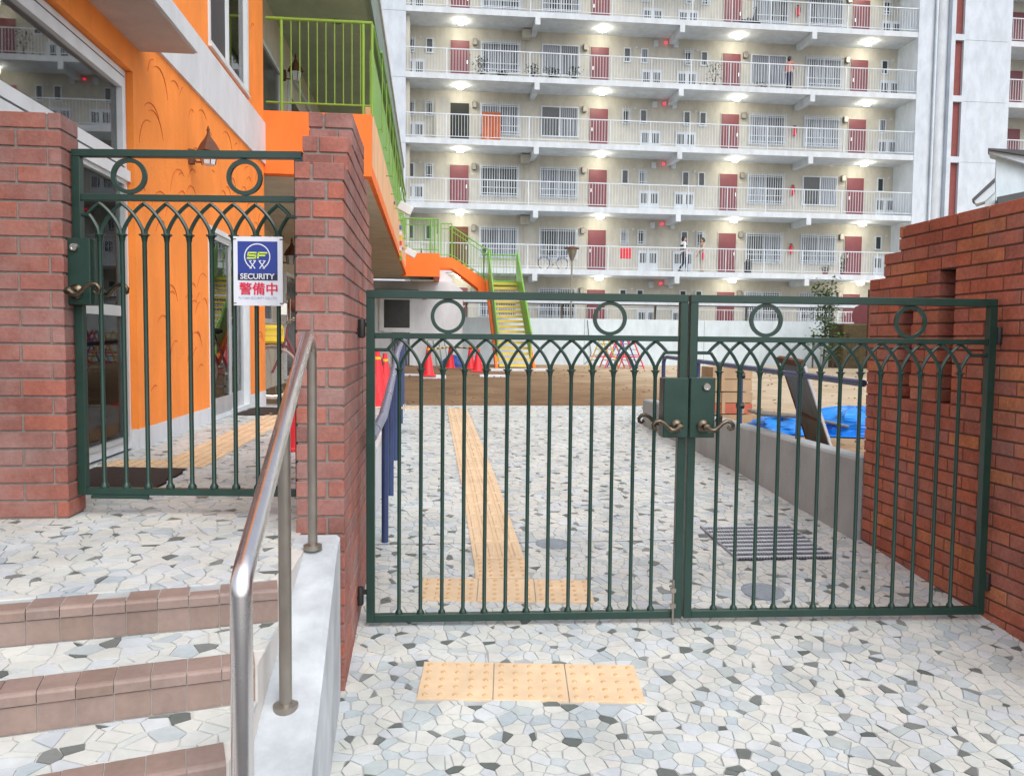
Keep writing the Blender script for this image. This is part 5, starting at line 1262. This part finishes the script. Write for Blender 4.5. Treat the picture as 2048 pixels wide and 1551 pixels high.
# ------------------------------------------------------------------ yard: walls, shelter, house
bw = thing('yard_wall', 'long smooth pale blue white wall closing the far side of the yard', 'wall', (9, 28.6, .58))
e_ = [1.1, 5.55, 10.0, 14.5, 19.0]
for a, c in zip(e_, e_[1:]): MB().box(a+.008, c-.008, 28.5, 28.7, .3, 2.245).build('wall_panel', MT['fascia_blue'], bw)
MB().box(1.11, 18.99, 28.51, 28.69, .3, 2.23).build('wall_core', MT['roofgrey'], bw)
b = MB().tube([(5.65, 28.47, 2.2), (5.72, 28.47, 1.5), (5.80, 28.46, 1.0), (5.70, 28.45, .75), (5.55, 28.4, .62)], .012, 5).build('cable', MT['darkgrey'], None, label='thin dark cable trailing down the yard wall right of the stairs', cat='cable', loc=(5.7, 28.45, .6))
sh = thing('bike_shelter', 'long low shelter roof just behind the yard wall with a dark edge', 'shelter', (9, 32, .6))
MB().prism([(1.3, 31.0, 3.03), (1.3, 31.0, 3.09), (1.3, 33.6, 3.42), (1.3, 33.6, 3.36)], (16.3, 0, 0)).build('roof', mat('shelter_roof', (.45, .50, .47), .22, metal=.3, var=.15, scale=2), sh)
MB().box(1.28, 17.62, 30.95, 31.0, 2.90, 3.09).build('fascia', MT['capslab'], sh); MB().box(1.28, 17.62, 30.94, 30.99, 2.86, 2.90).build('gutter', MT['black'], sh)
for x in (1.5, 5.5, 9.5, 13.5, 17.4): MB().box(x-.04, x+.04, 33.2, 33.3, .5, 3.3).build('post', MT['dull_steel'], sh)
gl_ = thing('garden_lamp', 'thin pole lamp with a dark flat cap before the apartment corridors', 'street lamp', (5.88, 30.0, .6))
MB().tube([(5.32, 30.0, .6), (5.32, 30.0, 4.45)], .035, 8).build('pole', MT['dull_steel'], gl_, smooth=True)
MB().lathe([(.05, 0), (.10, .12), (.17, .30), (.19, .45)], (5.32, 30.0, 4.45), 14).build('lamp_body', MT['dull_steel'], gl_, smooth=True)
MB().lathe([(.28, 0), (.26, .05), (.10, .08)], (5.32, 30.0, 4.90), 16).build('lamp_cap', MT['rust'], gl_, smooth=True)

# small house right
hs = thing('house', 'small pale blue house with dark roof edges above the right brick wall', 'house', (19, 20, .6))
def PX(x, y, Y):
    d_ = Fv+Rv*((x-1024)/FPX)-Uv*((y-775.5)/FPX); t_ = Y/d_.y; return EYE+d_*t_
hx = MT['fascia_blue']
EV = (PX(1988, 330, 19)-PX(1988, 330, 18)); EV.z = 0
W0 = [PX(1992, 306, 18), PX(2200, 372, 18), PX(2200, 700, 18), PX(1992, 700, 18)]
MB().prism(W0, EV*4).build('wall', hx, hs)
MB().prism([PX(1978, 299, 17.8), PX(1980, 306, 17.8), PX(2200, 372, 17.8), PX(2200, 333, 17.8)], EV*.5).build('eave_board', MT['capend'], hs)
MB().prism([PX(1976, 296, 17.7), PX(1978, 299, 17.7), PX(2200, 333, 17.7), PX(2200, 308, 17.7)], EV*.5).build('roof', MT['darkgrey'], hs)
MB().prism([PX(1990, 355, 17.7), PX(1944, 398, 17.7), PX(1948, 402, 17.7), PX(1990, 364, 17.7)], EV*.4).build('porch_roof', MT['darkgrey'], hs)
MB().prism([PX(1990, 363, 17.75), PX(1948, 401, 17.75), PX(1952, 407, 17.75), PX(1970, 402, 17.75), PX(1990, 384, 17.75)], EV*.4).build('porch_board', MT['capend'], hs)
MB().prism([PX(1970, 402, 17.9), PX(1991, 384, 17.9), PX(1991, 600, 17.9), PX(1960, 600, 17.9)], EV*2.5).build('porch_wall', hx, hs)
MB().prism([PX(1994, 394, 17.6), PX(2200, 352, 17.6), PX(2200, 364, 17.6), PX(1996, 406, 17.6)], EV*.4).build('lower_roof_edge', MT['darkgrey'], hs)

# hedge, red round sign and frame behind the right wall end
MB().box(14.3, 16.6, 26.6, 27.6, .55, 2.15).build('hedge', MT['hedge'], None, label='brown clipped hedge block at the right end of the yard', cat='hedge', loc=(15.3, 27, .58), bevel=.05)
rs = thing('round_sign', 'dull red round sign above the brown hedge behind the sapling', 'sign', (15.3, 27.2, .6))
MB().lathe([(.42, -.02), (.42, .02)], (15.25, 27.0, 2.45), 8, axis='Y').build('disc', MT['maroon'], rs); MB().tube([(15.25, 27.05, .6), (15.25, 27.05, 2.4)], .03, 6).build('pole', MT['dull_steel'], rs)
fr_ = thing('brown_frame', 'rusty brown post frame beside the end of the right brick wall', 'frame', (15.4, 26.2, .6))
for x in (15.0, 16.1): MB().box(x-.05, x+.05, 26.1, 26.2, .55, 3.2).build('post', MT['rust'], fr_)
MB().box(14.95, 16.15, 26.1, 26.2, 3.2, 3.3).build('beam', MT['rust'], fr_)

# sapling with stakes
sp = thing('sapling_tree', 'young thin tree tied to stakes in front of the yard wall', 'tree', (13.6, 26.6, .6))
r = random.Random(77); TX, TY = 13.62, 26.6
MB().tube([(TX, TY, .55), (TX+.05, TY, 1.6), (TX+.02, TY, 2.6), (TX+.10, TY, 3.6)], [.035, .028, .018, .006], 7).build('trunk', MT['bark'], sp, smooth=True)
ends = []
for i in range(17):
    z = .95+2.4*i/17; a = r.uniform(0, 2*pi); L = r.uniform(.4, .85)*(1.05-i/26); 
    e = Vector((TX+L*cos(a), TY+L*sin(a)*.7, z+.25+r.uniform(-.1, .3))); m_ = Vector((TX+L*.5*cos(a), TY+L*.35*sin(a), z+.1))
    MB().tube([(TX+.03, TY, z), m_, e], [.012, .008, .003], 5).build('branch', MT['bark'], sp); ends += [m_, e, (m_+e)/2]
ends += [Vector((TX+r.uniform(-.3, .3), TY+r.uniform(-.2, .2), z_)) for z_ in (2.6, 2.9, 3.1, 3.3, 3.5)]
b = MB()
for e in ends:
    for k in range(30):
        c0 = e+Vector((r.gauss(0, .13), r.gauss(0, .10), r.gauss(0, .10))); a = r.uniform(0, 6.28); el_ = r.uniform(-.8, .5); L = r.uniform(.08, .17)
        d_ = Vector((cos(a)*cos(el_), sin(a)*cos(el_), sin(el_))); s_ = d_.cross(Vector((0, 0, 1))).normalized()*L*.32
        b.add([c0, c0+d_*L*.5+s_, c0+d_*L, c0+d_*L*.5-s_], [(0, 1, 2, 3)])
b.build('foliage', MT['leaf'], sp, kind='stuff', fix=False)
for x in (-.35, .38): MB().tube([(TX+x, TY+.05, .5), (TX+x, TY+.05, 1.85)], .03, 7).build('stake', MT['bark'], sp)
MB().tube([(TX-.45, TY+.02, 1.70), (TX+.48, TY+.02, 1.70)], .03, 7).build('cross_stake', MT['black'], sp)

# climbing frame of triangular ladders
cf = thing('climbing_frame', 'colourful climbing frame of crossed triangular ladders', 'climbing frame', (6.0, 25, .6))
cols = ['olive_y', 'pinkred', 'bluepipe']
for k, (xc, m_, dy) in enumerate(((5.52, 'olive_y', 0), (5.95, 'pinkred', .25), (6.28, 'bluepipe', .6), (6.3, 'pinkred', -.1))):
    for s in (-1, 1):
        o = MB()
        for yy in (24.7+dy, 25.5+dy): o.tube([(xc, yy, 1.62), (xc+s*.42, yy, .58)], .022, 6)
        o.build('ladder_side', MT[m_], cf, kind='stuff')
        for q in range(6):
            f_ = (q+.5)/6; MB().tube([(xc+s*.42*f_, 24.7+dy, 1.62-1.04*f_), (xc+s*.42*f_, 25.5+dy, 1.62-1.04*f_)], .014, 5).build('rung', MT[m_ if q % 2 else 'olive_y'], cf)
MB().tube([(5.2, 24.9, .95), (6.7, 24.9, .95)], .018, 6).tube([(5.2, 25.6, .95), (6.7, 25.6, .95)], .018, 6).build('cross_bar', MT['pinkred'], cf, kind='stuff')

b = MB(); r = random.Random(12)
for i in range(900):
    x = r.uniform(-1, 12); y = 12.4+14*r.random()**1.6 if i % 3 else r.uniform(5.2, 12)
    if y < 12.4: x = r.uniform(2.95, 8)
    q = r.uniform(.006, .026); b.ball((x, y, sz(x, y)+q*.2), q*r.uniform(.8, 1.6), q, q*.6, 5, 4)
b.build('pebbles', mat('soil_clod', (.24, .17, .10), .95, var=.3), None, kind='stuff', label='small stones and clods scattered over the playground soil', fix=False)
# cones, boards, bars
def cone(label, loc, h=.72, group=None):
    t = thing('traffic_cone', label, 'traffic cone', loc, group); x, y, z = loc
    MB().box(x-.18, x+.18, y-.18, y+.18, z, z+.03).build('base', MT['cone'], t, bevel=.008)
    MB().lathe([(.14, .03), (.135, .05), (.035, h-.05), (.03, h), (.018, h+.002)], (x, y, z), 18).build('cone_body', MT['cone'], t, smooth=True)
    MB().lathe([(.042, h-.12), (.048, h-.11), (.048, h-.085), (.04, h-.08)], (x, y, z), 12).build('ring', MT['yellow'], t)
    return t
c0 = cone('red traffic cone farthest left in the yard, standing on a white board', (-.03, 18.6, .585), .72, 'red traffic cones')
cone('red traffic cone beside the foot of the outside stairs', (1.30, 21.6, .58), .74, 'red traffic cones')
cone('red traffic cone in the middle of the three in the yard, by the blue bundle', (.62, 24.2, .58), .74, 'red traffic cones')
cone('smaller looking red cone just behind the one beside the stairs', (1.20, 23.6, .58), .76, 'red traffic cones')
cone('red traffic cone on the terrace nearest to the brick pier', (-.70, 9.4, .645), .66, 'red traffic cones')
cone('red traffic cone on the terrace between the two others', (-.66, 10.3, .60), .68, 'red traffic cones')
cone('red traffic cone on the terrace farthest back beside the blue railing', (-.62, 11.3, .55), .68, 'red traffic cones')
cone('red traffic cone low behind the right edge of the small gate', (-.88, 5.6, .66), .45, 'red traffic cones')
for (a, b_, lb) in (((-.03, 18.6, 1.20), (.62, 24.2, 1.22), 'black and yellow bar between the left and the middle yard cone'), ((.62, 24.2, 1.22), (1.30, 21.6, 1.20), 'black and yellow bar between the middle and the right yard cone')):
    t = thing('cone_bar', lb, 'barrier bar', a); A_, B_ = Vector(a), Vector(b_)
    for i in range(10): MB().tube([A_+(B_-A_)*i/10, A_+(B_-A_)*(i+1)/10], .022, 6).build('bar_band', MT['black'] if i % 2 else MT['yellow'], t)
for (x, y, w, d_, lb) in ((1.55, 19.4, .68, .30, 'white board lying flat on the soil right of the cones'), (.10, 18.9, .56, .9, 'white board under the left yard cone'), (-.6, 19.6, .8, .16, 'pale strip board lying left of the left yard cone')):
    MB().box(x-w/2, x+w/2, y-d_/2, y+d_/2, sz(1, y)-.02, sz(1, y)+.035).build('white_board', MT['sign_w'], None, label=lb, cat='board', loc=(x, y, sz(1, y)))
def bundle(label, loc, sx, sy, sz_, seed, m='tarp', flat=.0):
    r = random.Random(seed); b = MB(); n1, n2 = 26, 14; vs = []
    ph = [r.uniform(0, 6) for _ in range(6)]
    for i in range(n2+1):
        t = (pi/2)*i/n2
        for j in range(n1):
            a = 2*pi*j/n1; w = 1+.16*sin(3*a+ph[0])*cos(t)+.10*sin(5*a+ph[1]+3*t)+.06*sin(9*a+ph[2]+7*t)+r.uniform(-.035, .035)
            c_ = abs(cos(t))**.7; vs.append((loc[0]+sx*w*cos(a)*c_, loc[1]+sy*w*sin(a)*c_, loc[2]-.02+sz_*sin(t)**.8*(1+.12*sin(4*a+ph[3]))))
    b.add(vs, [(i*n1+j, i*n1+(j+1) % n1, (i+1)*n1+(j+1) % n1, (i+1)*n1+j) for i in range(n2) for j in range(n1)])
    return b.build('blue_tarp', MT[m], None, label=label, cat='tarpaulin', loc=loc, smooth=False)
bundle('bright blue tarpaulin heaped over something beside the right brick wall', (4.42, 7.90, .50), .50, .36, .27, 3)
bundle('crumpled blue tarpaulin lying between the crates and the leaning metal panel', (3.72, 8.10, .50), .30, .42, .15, 4)
bundle('small dark blue bundle on the soil behind the middle yard cone', (.75, 25.3, .58), .36, .28, .36, 5, 'bluepipe')
b = MB().add([(3.40, 7.95, .512), (3.72, 7.52, .512), (4.3, 7.40, .512), (4.9, 7.5, .515), (4.9, 8.1, .515), (3.5, 8.5, .512)], [(0, 1, 2, 3, 4, 5)])
b.build('tarp_edge', MT['tarp'], None, label='flat blue tarpaulin sheet spread on the soil under the heaped ones', cat='tarpaulin', loc=(4, 8, .51), fix=False)
t = thing('pipe_scraps', 'grey pipes lying across the crumpled blue tarpaulin', 'pipes', (3.8, 8.0, .66))
for k in range(4): MB().tube([(3.42+.02*k, 8.3-.05*k, .70-.01*k), (3.86, 7.90-.04*k, .67), (4.15, 7.62-.03*k, .60)], .016, 6).build('pipe', MT['dull_steel'], t)
# stacked crates
for k, (z0_, z1_, lb) in enumerate(((.50, .60, 'lowest pale wooden crate of the stack behind the blue rail'), (.602, .86, 'middle crate with red print in the stack behind the blue rail'), (.862, 1.15, 'topmost pale crate of the stack behind the blue rail'))):
    t = thing('wooden_crate', lb, 'crate', (3.5, 9.1, z0_), 'stacked crates'); dx_ = .01*k
    x0_, x1_ = 3.27-dx_, 3.74-dx_
    MB().box(x0_+.01, x1_-.01, 8.95, 9.35, z0_, z1_-.01).build('box', MT['wood'], t)
    h3 = (z1_-z0_)/ (2 if z1_-z0_ > .2 else 1)
    for q in range(2 if z1_-z0_ > .2 else 1): MB().box(x0_, x1_, 8.93, 8.948, z0_+h3*q+.004, z0_+h3*(q+1)-.006).build('board', MT['crate_red' if (k == 1 and q == 0) else 'wood'], t)
    for x in (x0_+.12, x1_-.12): MB().box(x-.02, x+.02, 8.915, 8.929, z0_+.005, z1_-.012).build('batten', MT['wood'], t)
# grey panel leaning on the rail
lp = thing('leaning_panel', 'grey metal door panel with pale edge leaning against the blue rail', 'panel', (3.2, 6.4, .5))
a, b1, c, d_ = Vector((3.36, 6.72, .50)), Vector((3.22, 6.02, .50)), Vector((2.86, 5.86, 1.255)), Vector((2.90, 6.34, 1.275))
n_ = (b1-a).cross(d_-a).normalized()
MB().prism([a, b1, c, d_], n_*.014).build('sheet', MT['panel'], lp)
e1 = (b1-a).normalized()
MB().prism([b1, b1+e1*.035, c+e1*.03, c], n_*.018).build('pale_edge', MT['offwhite'], lp)
MB().prism([a, a-e1*.025, d_-e1*.025, d_], n_*.018).build('rusty_edge', MT['rust'], lp)
up_ = (d_-a).normalized(); MB().prism([d_-e1*.04, c+e1*.02, c+e1*.02+up_*.06, d_-e1*.04+up_*.06], n_*.03).build('top_edge', MT['rust'], lp)
MB().prism([a+(d_-a)*.42-n_*.004, b1+(c-b1)*.40-n_*.004, b1+(c-b1)*.43-n_*.004, a+(d_-a)*.45-n_*.004], n_*.02).build('seam', MT['rust'], lp)
# right kerb wall and rail
b = MB(); pts = [(2.70, .0), (2.70, .685), (2.715, .70), (2.845, .70), (2.86, .685), (2.86, .0)]
b.prism([(x, 4.81, z) for x, z in pts], (0, 5.1, 0)); b.build('kerb_wall', MT['kerb_conc'], None, label='grey concrete kerb wall along the right side of the driveway behind the brick wall', cat='low wall', loc=(2.78, 7, .3))
br = thing('blue_railing', 'dark blue pipe railing standing on the right concrete kerb wall', 'railing', (2.8, 7, .7))
MB().tube([(2.79, 9.35, .70), (2.79, 9.35, 1.19), (2.79, 9.31, 1.235), (2.79, 9.22, 1.25), (2.79, 4.90, 1.17)], .023, 10).build('rail', MT['navy'], br, smooth=True)
for y in (8.1, 6.95, 5.8): MB().tube([(2.79, y, .70), (2.79, y, 1.17+.08*(y-4.75)/4.5)], .020, 10).build('post', MT['navy'], br, smooth=True)
for y in (7.3,): MB().lathe([(.03, -.03), (.03, .03)], (2.79, 6.95, 1.13), 8, axis='X').lathe([(.03, -.03), (.03, .03)], (2.79, 6.95, .86), 8, axis='X').build('clamp', MT['black'], br, kind='stuff')
# left blue railing beside the driveway
bl = thing('blue_railing', 'blue pipe railing climbing beside the left white wall of the driveway', 'railing', (-.3, 8, .3))
rx = lambda y: -.268-.016*(y-4.9)
rz = lambda y: lerp(y, [(3.8, .93), (5.5, 1.045), (6.6, 1.14), (8.0, 1.30), (11.45, 1.42)])
MB().tube([(rx(y)-(.03 if y < 4 else 0), y, rz(y)) for y in (3.95, 4.6, 5.5, 6.2, 6.9, 8.0, 9.7, 11.45)], .027, 10).build('rail', MT['plum'], bl, smooth=True)
for y in (4.91, 6.05, 7.45, 8.75, 10.1, 11.45): MB().tube([(rx(y), y, g(y)), (rx(y), y, rz(y))], .022, 10).build('post', MT['navy'], bl, smooth=True)
MB().lathe([(.045, -.03), (.05, 0), (.045, .03)], (rx(11.45), 11.42, 1.40), 14, axis='Y').build('end_disc', MT['plum'], bl)
# trestles leaning at the white wall
t = thing('folding_stand', 'dark green folded metal stands against the white ground floor wall', 'stand', (.2, 25.5, .6))
for x in (.05, .22, .40): MB().tube([(x, 25.4, .58), (x-.12, 25.8, 1.42), (x+.06, 25.8, 1.42), (x+.20, 25.4, .58)], .016, 6).build('stand_frame', MT['roofgrey'], t)
MB().box(-1.2, -.62, 13.3, 13.9, .5, 1.0).build('grey_box', MT['dull_steel'], None, label='grey box standing at the end of the left railing', cat='box', loc=(-.9, 13.6, .5), bevel=.02)
